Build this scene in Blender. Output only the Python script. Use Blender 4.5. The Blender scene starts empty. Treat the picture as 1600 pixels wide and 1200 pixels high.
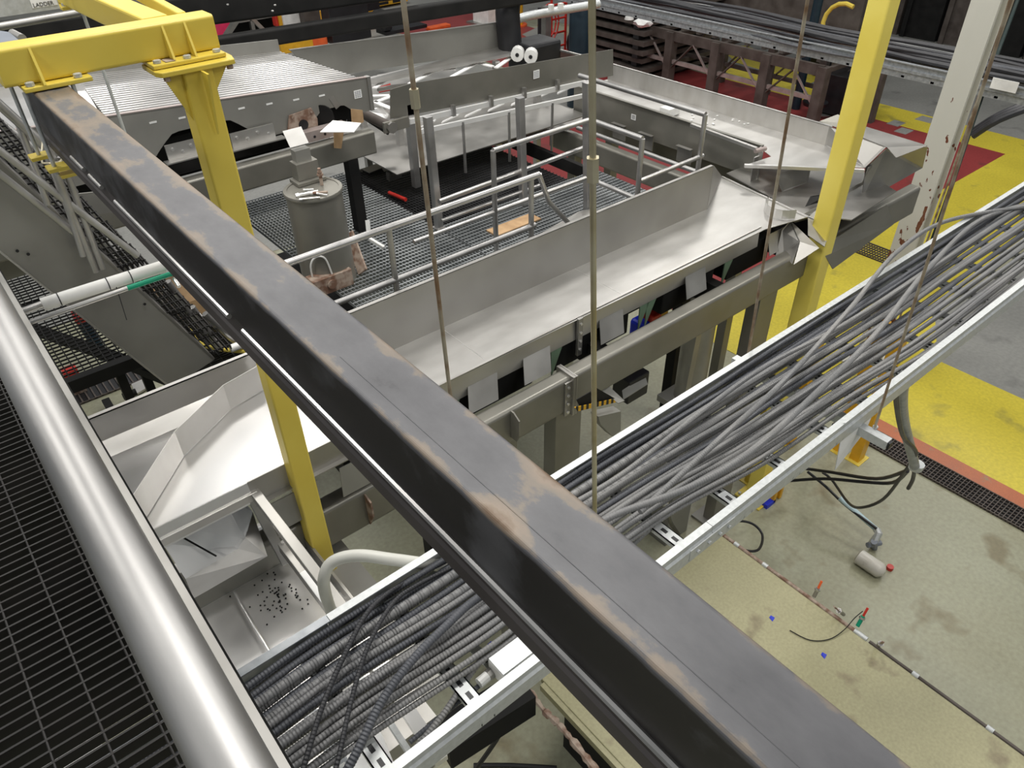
import bpy, bmesh, math, random
from mathutils import Vector, Matrix
random.seed(7)
C = bpy.context.scene.collection
# ------------------------------------------------------------------ camera, world, light, exposure
EYE = 6.5          # camera height above the hall floor; "h" below means metres under the camera
ROT = ((0.77061517,-0.40262707,0.4940078),(-0.63707197,-0.46590734,0.61405998),(-0.01707532,-0.78792245,-0.61553768))
FPX = 1175.0
cd = bpy.data.cameras.new('camera'); cam = bpy.data.objects.new('camera', cd); C.objects.link(cam)
rt = Vector([ROT[i][0] for i in range(3)]); dn = Vector([ROT[i][1] for i in range(3)]); fw = Vector([ROT[i][2] for i in range(3)])
m = Matrix((rt, -dn, -fw)).transposed().to_4x4(); m.translation = (0, 0, EYE); cam.matrix_world = m
cd.sensor_width = 36; cd.lens = FPX/1600*36; cd.clip_start = .02; cd.clip_end = 200
bpy.context.scene.camera = cam
vs = bpy.context.scene.view_settings
vs.view_transform = 'Standard'; vs.look = 'None'; vs.gamma = 1; vs.use_curve_mapping = False; vs.exposure = 0.0
w = bpy.data.worlds.new('hall_air'); bpy.context.scene.world = w; w.use_nodes = True
w.node_tree.nodes['Background'].inputs[0].default_value = (.92, .97, 1, 1)
w.node_tree.nodes['Background'].inputs[1].default_value = .24
def lamp(x, y, h, sx, sy, e, col=(1, .97, .92), rz=0):
    l = bpy.data.lights.new('ceiling_and_fill_lamp', 'AREA'); l.shape = 'RECTANGLE'; l.size = sx; l.size_y = sy; l.energy = e; l.color = col
    o = bpy.data.objects.new('ceiling_and_fill_lamp', l); C.objects.link(o); o.location = (x, y, EYE-h); o.rotation_euler = (0, 0, rz)
for i, (x, y) in enumerate([(2.7, 8.3), (7.4, 6.0), (2.2, 2.6), (11.5, 1.5), (7.0, 14.), (13.5, 9.5), (-1.5, 7.), (8., -2.5), (17., 17.), (18., 4.), (6.4, 28.5), (12., 27.), (3.5, -4.5), (-5.5, 1.), (-2.5, -8.), (-6., 12.)]):  # final entries, behind and left of the camera, are added fill
    lamp(x, y, -4.0, 1.8, 1.3, (235 if y > 0 else 150) if y < 25 else 420)

# ------------------------------------------------------------------ pixel rays -> points on real planes
def ray(px, py):
    a = (px-800)/FPX; b = (py-600)/FPX
    return rt*a + dn*b + fw
def P(px, py, h):
    d = ray(px, py); return Vector((0, 0, EYE)) + d*(-h/d.z)
def PX(px, py, X):
    d = ray(px, py); return Vector((0, 0, EYE)) + d*(X/d.x)
def PY(px, py, Y):
    d = ray(px, py); return Vector((0, 0, EYE)) + d*(Y/d.y)
def V(x, y, h): return Vector((x, y, EYE-h))

# ------------------------------------------------------------------ materials
def newmat(name):
    m = bpy.data.materials.new(name); m.use_nodes = True
    return m, m.node_tree, m.node_tree.nodes['Principled BSDF']
def N(nt, t, **k):
    n = nt.nodes.new(t)
    for a, b in k.items():
        if a in n.inputs.keys(): n.inputs[a].default_value = b
        else: setattr(n, a, b)
    return n
def coords(nt, scale=(1, 1, 1), rot=(0, 0, 0)):
    g = N(nt, 'ShaderNodeNewGeometry'); mp = N(nt, 'ShaderNodeMapping'); mp.inputs['Scale'].default_value = scale; mp.inputs['Rotation'].default_value = rot
    nt.links.new(g.outputs['Position'], mp.inputs['Vector']); return mp.outputs[0]
def ramp(nt, fac, stops):
    r = N(nt, 'ShaderNodeValToRGB'); e = r.color_ramp.elements
    while len(e) > 1: e.remove(e[-1])
    e[0].position = stops[0][0]; e[0].color = (*stops[0][1], 1)
    for p, c in stops[1:]:
        k = e.new(p); k.color = (*c, 1)
    nt.links.new(fac, r.inputs[0]); return r.outputs[0]
def noisy(name, c1, c2, scale=3, stretch=(1, 1, 1), rough=(.4, .6), metal=0., bump=0., detail=5, lo=.35, hi=.65, spec=.5):
    m, nt, b = newmat(name)
    n = N(nt, 'ShaderNodeTexNoise', Scale=scale, Detail=detail); nt.links.new(coords(nt, stretch), n.inputs['Vector'])
    nt.links.new(ramp(nt, n.outputs[0], [(lo, c1), (hi, c2)]), b.inputs['Base Color'])
    mr = N(nt, 'ShaderNodeMapRange'); mr.inputs['To Min'].default_value = rough[0]; mr.inputs['To Max'].default_value = rough[1]
    mr.inputs['From Min'].default_value = .3; mr.inputs['From Max'].default_value = .7
    nt.links.new(n.outputs[0], mr.inputs[0]); nt.links.new(mr.outputs[0], b.inputs['Roughness'])
    b.inputs['Metallic'].default_value = metal; b.inputs['Specular IOR Level'].default_value = spec
    if bump:
        n2 = N(nt, 'ShaderNodeTexNoise', Scale=scale*14, Detail=3); nt.links.new(coords(nt, stretch), n2.inputs['Vector'])
        bp = N(nt, 'ShaderNodeBump', Strength=bump, Distance=.01); nt.links.new(n2.outputs[0], bp.inputs['Height']); nt.links.new(bp.outputs[0], b.inputs['Normal'])
    return m
def flat(name, c, rough=.5, metal=0.):
    return noisy(name, tuple(x*.9 for x in c), tuple(min(1, x*1.08) for x in c), 6, rough=(rough*.85, min(1, rough*1.1)), metal=metal)
M = {}
M['steel'] = noisy('brushed_stainless', (.50, .485, .46), (.60, .59, .57), 2.2, (1, 2.5, 1), (.36, .46), .9)
M['steel_pan'] = noisy('scuffed_stainless_pan', (.47, .46, .44), (.57, .56, .54), 2.6, (1, 2.2, 1), (.40, .46), .75)
M['steel_white'] = noisy('lit_white_steel', (.80, .80, .79), (.88, .88, .87), 3, rough=(.45, .55), metal=.25)  # brightness of lamp-lit stainless put into the base colour
M['steel_wall'] = noisy('shaded_stainless_wall', (.34, .33, .31), (.42, .41, .39), 2, rough=(.42, .5), metal=.75, detail=2)  # stainless darkened: the wall's dimmer light is put into the base colour
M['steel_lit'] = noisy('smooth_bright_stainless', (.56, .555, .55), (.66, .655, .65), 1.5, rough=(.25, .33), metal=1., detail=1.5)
M['steel_bright'] = noisy('bright_stainless', (.74, .73, .715), (.82, .81, .80), 3, rough=(.28, .38), metal=.85)
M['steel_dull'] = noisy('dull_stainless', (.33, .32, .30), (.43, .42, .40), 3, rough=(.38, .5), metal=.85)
M['rail'] = noisy('polished_pipe', (.30, .295, .29), (.42, .415, .41), 7, (1, .35, 1), (.40, .52), .95, .02)
M['railgrey'] = noisy('satin_pipe', (.46, .45, .44), (.58, .57, .56), 5, rough=(.28, .42), metal=.9)
M['frame'] = noisy('grey_coated_frame', (.20, .195, .17), (.26, .25, .22), 2, rough=(.34, .46), metal=.45)
M['plate'] = noisy('grey_side_plate', (.25, .245, .225), (.31, .305, .28), 2, rough=(.38, .5), metal=.4)
M['galv'] = noisy('galvanised', (.52, .54, .54), (.61, .63, .63), 60, rough=(.42, .55), metal=.45, detail=3)
M['galv_dull'] = noisy('weathered_galvanised', (.30, .32, .34), (.44, .46, .48), 20, rough=(.4, .55), metal=.5)
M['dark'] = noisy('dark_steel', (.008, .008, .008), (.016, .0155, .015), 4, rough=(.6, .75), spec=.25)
M['black'] = flat('black_plastic', (.012, .012, .014), .45)
M['brown'] = noisy('brown_weathered_steel', (.075, .06, .052), (.13, .11, .098), 3, rough=(.5, .7), metal=.2)
M['yellow'] = noisy('yellow_enamel', (.66, .50, .065), (.74, .59, .10), 2, rough=(.35, .5))
M['yellow2'] = noisy('bright_yellow_enamel', (.80, .65, .11), (.88, .74, .16), 2, rough=(.32, .45))
M['amber'] = flat('amber_paint', (.75, .40, .02), .4)
M['white'] = flat('white_plastic', (.78, .78, .76), .35)
M['paper'] = flat('paper', (.85, .85, .84), .7)
M['green'] = flat('green_paint', (.0, .30, .17), .35)
M['navy'] = flat('dark_blue_green_paint', (.012, .03, .045), .35)
M['blue'] = flat('blue_scrap', (.01, .03, .55), .5)
M['redp'] = flat('red_plastic', (.55, .03, .02), .4)
M['pink'] = flat('pink_plastic', (.75, .03, .12), .4)
M['orange'] = flat('orange_plastic', (.8, .13, .03), .5)
M['wood'] = noisy('cardboard_wood', (.36, .22, .11), (.50, .33, .18), 9, rough=(.7, .85))
M['rust'] = noisy('rusty_plate', (.19, .105, .07), (.40, .32, .26), 14, rough=(.65, .85), lo=.4, hi=.6, bump=.15)
M['rod'] = noisy('rusty_threaded_rod', (.27, .17, .10), (.50, .45, .35), 7, (1, 1, 2), (.35, .6), .55)
M['brass'] = noisy('zinc_yellow_rod', (.45, .39, .24), (.66, .62, .48), 4, (1, 1, 2), (.28, .4), .75)
M['leaf'] = flat('pale_green_leaf', (.20, .30, .20), .5)
M['slate'] = flat('blue_grey_plate', (.20, .22, .26), .45)
M['pinkmetal'] = noisy('pinkish_bar', (.40, .33, .31), (.52, .45, .43), 5, rough=(.4, .5), metal=.5)
M['gratingm'] = noisy('dark_grating_steel', (.006, .0055, .005), (.018, .016, .015), 6, rough=(.5, .7), metal=.2)
M['gratingd'] = noisy('near_black_grating', (.02, .02, .021), (.05, .05, .052), 2, rough=(.4, .6), metal=.4)  # near-black grating for the rear bay of the platform
M['gratinglight'] = noisy('galvanised_grating', (.30, .32, .33), (.42, .44, .45), 3, rough=(.35, .5), metal=.6)

# rolled steel of the long beam: blue-grey scale with tan rust breaking through
def beam_mat():
    m, nt, b = newmat('mill_scale_steel')
    n = N(nt, 'ShaderNodeTexNoise', Scale=8, Detail=8, Roughness=.65); nt.links.new(coords(nt, (1.6, .8, 1)), n.inputs['Vector'])
    g = N(nt, 'ShaderNodeNewGeometry'); s = N(nt, 'ShaderNodeSeparateXYZ'); nt.links.new(g.outputs['Position'], s.inputs[0])
    # rust is heavier along both rolled corners of the tube
    ab = N(nt, 'ShaderNodeMath', operation='SUBTRACT'); nt.links.new(s.outputs[0], ab.inputs[0]); ab.inputs[1].default_value = .4565
    a2 = N(nt, 'ShaderNodeMath', operation='ABSOLUTE'); nt.links.new(ab.outputs[0], a2.inputs[0])
    mr = N(nt, 'ShaderNodeMapRange'); nt.links.new(a2.outputs[0], mr.inputs[0])
    mr.inputs['From Min'].default_value = .030; mr.inputs['From Max'].default_value = .060; mr.inputs['To Min'].default_value = 0; mr.inputs['To Max'].default_value = .26
    # a long rubbed patch one third down and more rust towards the far end
    yr = N(nt, 'ShaderNodeMapRange'); nt.links.new(s.outputs[1], yr.inputs[0])
    yr.inputs['From Min'].default_value = 1.0; yr.inputs['From Max'].default_value = 3.2; yr.inputs['To Min'].default_value = -.10; yr.inputs['To Max'].default_value = .14
    pt = N(nt, 'ShaderNodeMath', operation='SUBTRACT'); nt.links.new(s.outputs[1], pt.inputs[0]); pt.inputs[1].default_value = .545
    pa = N(nt, 'ShaderNodeMath', operation='ABSOLUTE'); nt.links.new(pt.outputs[0], pa.inputs[0])
    pr = N(nt, 'ShaderNodeMapRange'); nt.links.new(pa.outputs[0], pr.inputs[0])
    pr.inputs['From Min'].default_value = .01; pr.inputs['From Max'].default_value = .075; pr.inputs['To Min'].default_value = .30; pr.inputs['To Max'].default_value = 0
    t1 = N(nt, 'ShaderNodeMath', operation='ADD'); t2 = N(nt, 'ShaderNodeMath', operation='ADD'); t3 = N(nt, 'ShaderNodeMath', operation='ADD')
    nt.links.new(n.outputs[0], t1.inputs[0]); nt.links.new(mr.outputs[0], t1.inputs[1]); nt.links.new(t1.outputs[0], t2.inputs[0]); nt.links.new(yr.outputs[0], t2.inputs[1])
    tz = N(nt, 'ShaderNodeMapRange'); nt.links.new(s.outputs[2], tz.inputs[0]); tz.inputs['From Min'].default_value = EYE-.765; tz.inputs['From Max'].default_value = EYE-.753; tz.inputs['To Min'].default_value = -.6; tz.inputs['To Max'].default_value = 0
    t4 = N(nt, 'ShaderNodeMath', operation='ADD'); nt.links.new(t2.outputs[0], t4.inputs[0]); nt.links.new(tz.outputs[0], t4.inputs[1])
    nt.links.new(t4.outputs[0], t3.inputs[0]); nt.links.new(pr.outputs[0], t3.inputs[1])
    nt.links.new(ramp(nt, t3.outputs[0], [(.0, (.018, .016, .016)), (.12, (.018, .016, .016)), (.30, (.075, .075, .082)), (.56, (.105, .105, .113)), (.62, (.17, .145, .12)), (.78, (.22, .175, .135)), (.95, (.13, .08, .045))]), b.inputs['Base Color'])
    b.inputs['Roughness'].default_value = .5; b.inputs['Metallic'].default_value = .15
    return m
M['beam'] = beam_mat()
M['beam_low'] = noisy('dark_lower_channel', (.035, .030, .030), (.055, .048, .047), 4, rough=(.45, .6))

def white_col():
    m, nt, b = newmat('chipped_white_paint')
    v = N(nt, 'ShaderNodeTexNoise', Scale=11, Detail=5); nt.links.new(coords(nt, (1, 1, .45)), v.inputs['Vector'])
    g = N(nt, 'ShaderNodeNewGeometry'); s = N(nt, 'ShaderNodeSeparateXYZ'); nt.links.new(g.outputs['Position'], s.inputs[0])
    mr = N(nt, 'ShaderNodeMapRange'); nt.links.new(s.outputs[2], mr.inputs[0]); mr.inputs['From Min'].default_value = 2.6; mr.inputs['From Max'].default_value = 5.4
    mr.inputs['To Min'].default_value = .09; mr.inputs['To Max'].default_value = -.16
    a = N(nt, 'ShaderNodeMath', operation='ADD'); nt.links.new(v.outputs[0], a.inputs[0]); nt.links.new(mr.outputs[0], a.inputs[1])
    nt.links.new(ramp(nt, a.outputs[0], [(.0, (.66, .65, .58)), (.675, (.68, .67, .60)), (.685, (.16, .04, .02)), (.8, (.26, .13, .07))]), b.inputs['Base Color'])
    b.inputs['Roughness'].default_value = .4; return m
M['whitecol'] = white_col()

def floor_mat(name, base, alt, stain, sc=.5, rough=(.25, .5)):
    m, nt, b = newmat(name)
    co = coords(nt)
    n = N(nt, 'ShaderNodeTexNoise', Scale=sc, Detail=6, Roughness=.55); nt.links.new(co, n.inputs['Vector'])
    n2 = N(nt, 'ShaderNodeTexNoise', Scale=sc*2.3, Detail=3); nt.links.new(co, n2.inputs['Vector'])
    c1 = ramp(nt, n.outputs[0], [(.3, alt), (.7, base)])
    f2 = ramp(nt, n2.outputs[0], [(.60, (0, 0, 0)), (.70, (1, 1, 1))])
    mx = N(nt, 'ShaderNodeMix', data_type='RGBA'); nt.links.new(f2, mx.inputs[0]); nt.links.new(c1, mx.inputs[6]); mx.inputs[7].default_value = (*stain, 1)
    n3 = N(nt, 'ShaderNodeTexNoise', Scale=sc*30, Detail=4); nt.links.new(co, n3.inputs['Vector'])
    m2 = N(nt, 'ShaderNodeMix', data_type='RGBA', blend_type='MULTIPLY'); m2.inputs[0].default_value = 1
    nt.links.new(mx.outputs[2], m2.inputs[6]); nt.links.new(ramp(nt, n3.outputs[0], [(.3, (.86, .86, .86)), (.7, (1.05, 1.05, 1.05))]), m2.inputs[7])
    nt.links.new(m2.outputs[2], b.inputs['Base Color'])
    mr = N(nt, 'ShaderNodeMapRange'); nt.links.new(n.outputs[0], mr.inputs[0]); mr.inputs['To Min'].default_value = rough[0]; mr.inputs['To Max'].default_value = rough[1]
    nt.links.new(mr.outputs[0], b.inputs['Roughness']); return m
M['floor'] = floor_mat('green_grey_epoxy', (.37, .375, .275), (.31, .30, .20), (.23, .205, .125), .75)
M['floorgrey'] = floor_mat('grey_concrete', (.30, .30, .28), (.24, .24, .225), (.18, .18, .17), .6, (.4, .6))
M['slab'] = floor_mat('olive_slab', (.42, .395, .235), (.33, .31, .18), (.25, .215, .13), 1.5, (.4, .6))
M['fyellow'] = floor_mat('yellow_floor_paint', (.66, .55, .055), (.58, .48, .05), (.40, .34, .06), .8, (.3, .5))
M['fred'] = floor_mat('red_floor_paint', (.30, .045, .045), (.25, .04, .04), (.20, .045, .04), .8, (.35, .5))
M['forange'] = floor_mat('worn_orange_paint', (.50, .16, .07), (.42, .13, .06), (.33, .20, .12), 3)

def conduit_mat(name, c1, c2, pitch=95., bump=.5):
    m, nt, b = newmat(name)
    uv = N(nt, 'ShaderNodeUVMap'); s = N(nt, 'ShaderNodeSeparateXYZ'); nt.links.new(uv.outputs[0], s.inputs[0])
    mu = N(nt, 'ShaderNodeMath', operation='MULTIPLY'); nt.links.new(s.outputs[1], mu.inputs[0]); mu.inputs[1].default_value = pitch*6.2832
    sn = N(nt, 'ShaderNodeMath', operation='SINE'); nt.links.new(mu.outputs[0], sn.inputs[0])
    bp = N(nt, 'ShaderNodeBump', Strength=bump, Distance=.004); nt.links.new(sn.outputs[0], bp.inputs['Height']); nt.links.new(bp.outputs[0], b.inputs['Normal'])
    n = N(nt, 'ShaderNodeTexNoise', Scale=2.5, Detail=3); nt.links.new(coords(nt), n.inputs['Vector'])
    nt.links.new(ramp(nt, n.outputs[0], [(.35, c1), (.65, c2)]), b.inputs['Base Color'])
    b.inputs['Roughness'].default_value = .42; return m
M['conduit'] = conduit_mat('grey_conduit_jacket', (.185, .187, .192), (.255, .252, .248))
M['conduit2'] = conduit_mat('slate_conduit_jacket', (.075, .08, .092), (.11, .115, .13))
M['conduit3'] = conduit_mat('black_conduit_jacket', (.030, .031, .035), (.05, .05, .055))
M['cablesm'] = flat('dark_grey_cable', (.05, .05, .055), .45)

def stripes(name, a, b_, freq, rot):
    m, nt, b = newmat(name)
    wv = N(nt, 'ShaderNodeTexWave', Scale=freq); wv.wave_profile = 'SAW'; nt.links.new(coords(nt, (1, 1, 1), rot), wv.inputs['Vector'])
    r = ramp(nt, wv.outputs[1], [(.0, a), (.5, b_)]); r.node.color_ramp.interpolation = 'CONSTANT'
    nt.links.new(r, b.inputs['Base Color']); return m
M['hazard'] = stripes('hazard_stripes', (.75, .42, .02), (.015, .015, .015), 9, (0, 0, .8))

# ------------------------------------------------------------------ mesh helpers
ORG = {}
def tag(o, label, cat, group=None):
    o['label'] = label; o['category'] = cat
    if group: o['group'] = group
    return o
def thing(name, label, cat, loc, group=None):
    o = bpy.data.objects.new(name, None); C.objects.link(o); o.empty_display_size = .1
    o.location = loc; ORG[o] = Vector(loc); return tag(o, label, cat, group)
class G:
    def __init__(s): s.v = []; s.f = []; s.uv = {}
    def add(s, v, f):
        n = len(s.v); s.v += [tuple(x) for x in v]; s.f += [tuple(i+n for i in q) for q in f]; return s
    def box(s, x0, x1, y0, y1, h0, h1):
        z0 = EYE-h1; z1 = EYE-h0
        return s.add([(x0, y0, z0), (x1, y0, z0), (x1, y1, z0), (x0, y1, z0), (x0, y0, z1), (x1, y0, z1), (x1, y1, z1), (x0, y1, z1)],
                     [(3, 2, 1, 0), (4, 5, 6, 7), (0, 1, 5, 4), (1, 2, 6, 5), (2, 3, 7, 6), (3, 0, 4, 7)])
    def bar(s, p, q, w, t, up=(0, 0, 1)):      # oriented box from p to q, w across, t along up, centred
        return s.prof(p, q, [(-w/2, -t/2), (w/2, -t/2), (w/2, t/2), (-w/2, t/2)], up)
    def prof(s, p, q, pr, up=(0, 0, 1)):
        p = Vector(p); q = Vector(q); d = (q-p).normalized(); a = d.cross(Vector(up))
        a = a.normalized() if a.length > 1e-5 else Vector((1, 0, 0)); u = a.cross(d).normalized(); n = len(pr)
        v = [p+a*x+u*y for x, y in pr] + [q+a*x+u*y for x, y in pr]
        f = [(i, (i+1) % n, (i+1) % n+n, i+n) for i in range(n)] + [tuple(range(n))[::-1], tuple(range(n, 2*n))]
        return s.add(v, f)
    def sheet(s, pts, th=.004, d=None):        # polygon thickened against its normal
        pts = [Vector(p) for p in pts]
        if d is None:
            nrm = Vector((0, 0, 0))
            for i in range(len(pts)):
                a = pts[i]; b = pts[(i+1) % len(pts)]; nrm += a.cross(b)
            d = nrm.normalized()
        d = Vector(d)*th; n = len(pts)
        v = pts + [p-d for p in pts]
        f = [tuple(range(n)), tuple(range(n, 2*n))[::-1]] + [(i, i+n, (i+1) % n+n, (i+1) % n) for i in range(n)]
        return s.add(v, f)
    def tube(s, pts, r, n=10, cap=True, smooth=0, rr=None):
        pts = [Vector(p) for p in pts]
        if smooth: pts = catmull(pts, smooth)
        L = len(pts); T = [(pts[min(i+1, L-1)]-pts[max(i-1, 0)]).normalized() for i in range(L)]
        a = T[0].orthogonal().normalized(); v = []; n0 = len(s.v); ln = 0
        for i in range(L):
            a = (a-T[i]*a.dot(T[i])).normalized(); b = T[i].cross(a); R = r if rr is None else rr(i)
            if i: ln += (pts[i]-pts[i-1]).length
            for k in range(n):
                t = 2*math.pi*k/n; v.append(pts[i]+a*math.cos(t)*R+b*math.sin(t)*R); s.uv[n0+i*n+k] = (k/n, ln)
        f = [(i*n+k, i*n+(k+1) % n, (i+1)*n+(k+1) % n, (i+1)*n+k) for i in range(L-1) for k in range(n)]
        if cap: f += [tuple(range(n))[::-1], tuple(range((L-1)*n, L*n))]
        return s.add(v, f)
    def cyl(s, p, q, r, n=14): return s.tube([p, q], r, n)
    def lathe(s, c, prof, n=28):
        c = Vector(c); v = []
        for r, z in prof:
            for k in range(n): v.append(c+Vector((r*math.cos(2*math.pi*k/n), r*math.sin(2*math.pi*k/n), z)))
        m_ = len(prof); f = [(i*n+k, i*n+(k+1) % n, (i+1)*n+(k+1) % n, (i+1)*n+k) for i in range(m_-1) for k in range(n)]
        f += [tuple(range(n))[::-1], tuple(range((m_-1)*n, m_*n))]
        return s.add(v, f)
    def hexn(s, c, r, t, up=(0, 0, 1)):
        up = Vector(up).normalized(); c = Vector(c); return s.tube([c, c+up*t], r, 6)
    def out(s, name, mat, par=None, smooth=False, bev=0, label=None, cat=None, group=None, kind=None, auto=True):
        top = par
        while top is not None and top not in ORG: top = top.parent
        org = ORG[top] if top is not None else Vector((0, 0, 0))
        if par is None and s.v:
            xs = [v[0] for v in s.v]; ys = [v[1] for v in s.v]; zs = [v[2] for v in s.v]
            org = Vector(((min(xs)+max(xs))/2, (min(ys)+max(ys))/2, min(zs)))
        me = bpy.data.meshes.new(name); me.from_pydata([(v[0]-org.x, v[1]-org.y, v[2]-org.z) for v in s.v], [], s.f); me.update()
        if s.uv:
            ul = me.uv_layers.new(name='UVMap'); vi = [0]*len(me.loops); me.loops.foreach_get('vertex_index', vi)
            buf = []
            for i in vi: buf += s.uv.get(i, (0, 0))
            ul.data.foreach_set('uv', buf)
        bm = bmesh.new(); bm.from_mesh(me); bmesh.ops.recalc_face_normals(bm, faces=bm.faces); bm.to_mesh(me); bm.free()
        me.materials.append(M[mat] if isinstance(mat, str) else mat)
        o = bpy.data.objects.new(name, me); C.objects.link(o)
        if par is not None: o.parent = par
        else: o.location = org; ORG[o] = org
        if bev:
            b = o.modifiers.new('bevel', 'BEVEL'); b.width = bev; b.segments = 2; b.limit_method = 'ANGLE'
        if smooth:
            me.polygons.foreach_set('use_smooth', [True]*len(me.polygons))
            me.set_sharp_from_angle(angle=math.radians(40))
        if label: o['label'] = label
        if cat: o['category'] = cat
        if group: o['group'] = group
        if kind: o['kind'] = kind
        return o
def catmull(p, k):
    o = []; n = len(p)
    for i in range(n-1):
        a = p[max(i-1, 0)]; b = p[i]; c = p[i+1]; d = p[min(i+2, n-1)]
        for j in range(k):
            t = j/k; o.append(.5*((2*b)+(c-a)*t+(2*a-5*b+4*c-d)*t*t+(3*b-a-3*c+d)*t**3))
    o.append(p[-1]); return o
def rbox(w, t, r, n=5):                        # rounded rectangle profile
    o = []
    for cx, cy, a0 in ((w/2-r, t/2-r, 0), (-w/2+r, t/2-r, 90), (-w/2+r, -t/2+r, 180), (w/2-r, -t/2+r, 270)):
        for i in range(n+1):
            a = math.radians(a0+90*i/n); o.append((cx+r*math.cos(a), cy+r*math.sin(a)))
    return o
def cchan(w, t, k=.004, lip=0):                # C channel open towards +x
    o = [(w, t/2), (0, t/2), (0, -t/2), (w, -t/2), (w, -t/2+k), (k, -t/2+k), (k, t/2-k), (w, t/2-k)]
    return o
def textobj(s, size, p, right, up, mat, par, name='lettering'):
    c = bpy.data.curves.new(name, 'FONT'); c.body = s; c.size = size; c.align_x = 'CENTER'; c.align_y = 'CENTER'; c.extrude = .0005
    t = bpy.data.objects.new(name, c); C.objects.link(t)
    dg = bpy.context.evaluated_depsgraph_get(); me = bpy.data.meshes.new_from_object(t.evaluated_get(dg))
    bpy.data.objects.remove(t); me.materials.clear(); me.materials.append(M[mat])
    r = Vector(right).normalized(); u = Vector(up).normalized(); n = r.cross(u)
    mt = Matrix((r, u, n)).transposed().to_4x4(); top = par
    while top not in ORG: top = top.parent
    mt.translation = Vector(p)-ORG[top]; me.transform(mt)
    o = bpy.data.objects.new(name, me); C.objects.link(o); o.parent = par; return o

# ================================================================== SETTING: floor and what is painted on or let into it
fl = G().sheet([V(-12, -10, 6.5), V(40, -10, 6.5), V(40, 60, 6.5), V(-12, 60, 6.5)], .05, (0, 0, 1)).out('floor', 'floor', kind='structure')
def paint(name, pts, mat, lift=.003):
    G().sheet([(x, y, lift) for x, y in pts], .002, (0, 0, 1)).out(name, mat, fl)
paint('grey_concrete_area', [(10.2, -9), (39, -9), (39, 5.7), (20.2, 5.7), (20.2, 3.6), (10.2, 3.4)], 'floorgrey')
paint('grey_concrete_area', [(20.1, 5.7), (39, 5.7), (39, 59), (-11, 59), (-11, 12.4), (8.3, 12.4), (8.3, 14.6), (14.9, 14.6), (14.9, 26.1), (20.1, 26.1)], 'floorgrey', .004)
paint('yellow_paint_area', [(8.38, -9), (10.2, -9), (10.2, 2.9), (11.5, 3.6), (20.2, 3.6), (20.2, 5.7), (8.6, 5.7), (8.14, 5.4), (8.14, 3.25), (8.38, 3.25)], 'fyellow', .006)
paint('yellow_paint_area', [(18.9, 5.7), (20.1, 5.7), (20.1, 14), (18.9, 14)], 'fyellow', .006)
paint('orange_border_stripe', [(8.14, -9), (8.38, -9), (8.38, 3.2), (8.14, 3.2)], 'forange', .006)
paint('red_paint_area', [(8.38, 5.7), (18.9, 5.7), (18.9, 26), (15, 26), (15, 14.5), (8.38, 14.5)], 'fred', .006)
yp = [P(1118, 70, 6.5), P(1165, 72, 6.5), P(1295, 118, 6.5), P(1258, 134, 6.5), P(1225, 120, 6.5), P(1150, 98, 6.5)]
paint('yellow_paint_arrow', [(p.x, p.y) for p in yp], 'fyellow', .009)
yp = [P(865, 45, 6.5), P(915, 40, 6.5), P(915, 62, 6.5), P(870, 55, 6.5)]
paint('white_paint_patch', [(18.0, 21.4), (19.6, 22.0), (18.6, 19.2), (17.2, 18.8)], 'floorgrey', .009)
q = P(1447, 187, 6.5); paint('floor_label_patch', [(q.x-.2, q.y-.2), (q.x+.2, q.y-.2), (q.x+.2, q.y+.2), (q.x-.2, q.y+.2)], 'floorgrey', .009)
q = P(1400, 193, 6.5); paint('floor_label_patch', [(q.x-.2, q.y-.15), (q.x+.2, q.y-.15), (q.x+.2, q.y+.15), (q.x-.2, q.y+.15)], 'floorgrey', .009)
q = P(1412, 205, 6.5); paint('floor_label_patch', [(q.x-.2, q.y-.15), (q.x+.2, q.y-.15), (q.x+.2, q.y+.15), (q.x-.2, q.y+.15)], 'floorgrey', .009)

def drain(x0, x1, y0, y1, label, pitch=.045, along='y', rows=6):
    t = thing('trench_drain', label, 'drain', ((x0+x1)/2, (y0+y1)/2, 0))
    g = G().box(x0, x1, y0, y1, 6.497, 6.499); g.out('trench_shade', 'black', t)  # black strip at floor level stands in for the dark trench recess
    g = G()
    for a in (x0, x1-.012): g.box(a, a+.012, y0, y1, 6.47, 6.497)
    for a in (y0, y1-.012): g.box(x0, x1, a, a+.012, 6.47, 6.497)
    g.out('grate_frame', 'brown', t)
    g = G()
    if along == 'y':
        k = y0+pitch
        while k < y1: g.box(x0, x1, k, k+.010, 6.474, 6.495); k += pitch
        for i in range(1, rows): a = x0+(x1-x0)*i/rows; g.box(a-.004, a+.004, y0, y1, 6.476, 6.493)
    else:
        k = x0+pitch
        while k < x1: g.box(k, k+.02, y0, y1, 6.474, 6.495); k += pitch
    g.out('grate_bars', 'brown', t, kind='stuff')
drain(7.80, 8.13, -1.5, 3.1, 'long dark grated floor drain beside the orange stripe at the right', .045)
drain(12.25, 12.75, 4.7, 6.2, 'short dark slotted drain in yellow floor beside the white column', .05)
drain(.2, 2.2, 10.0, 10.5, 'slotted floor drain seen under the black mesh platform on the left', .085, 'x')
drain(13.4, 13.8, .5, 2.2, 'dark floor drain in grey concrete at the right edge', .06)


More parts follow.
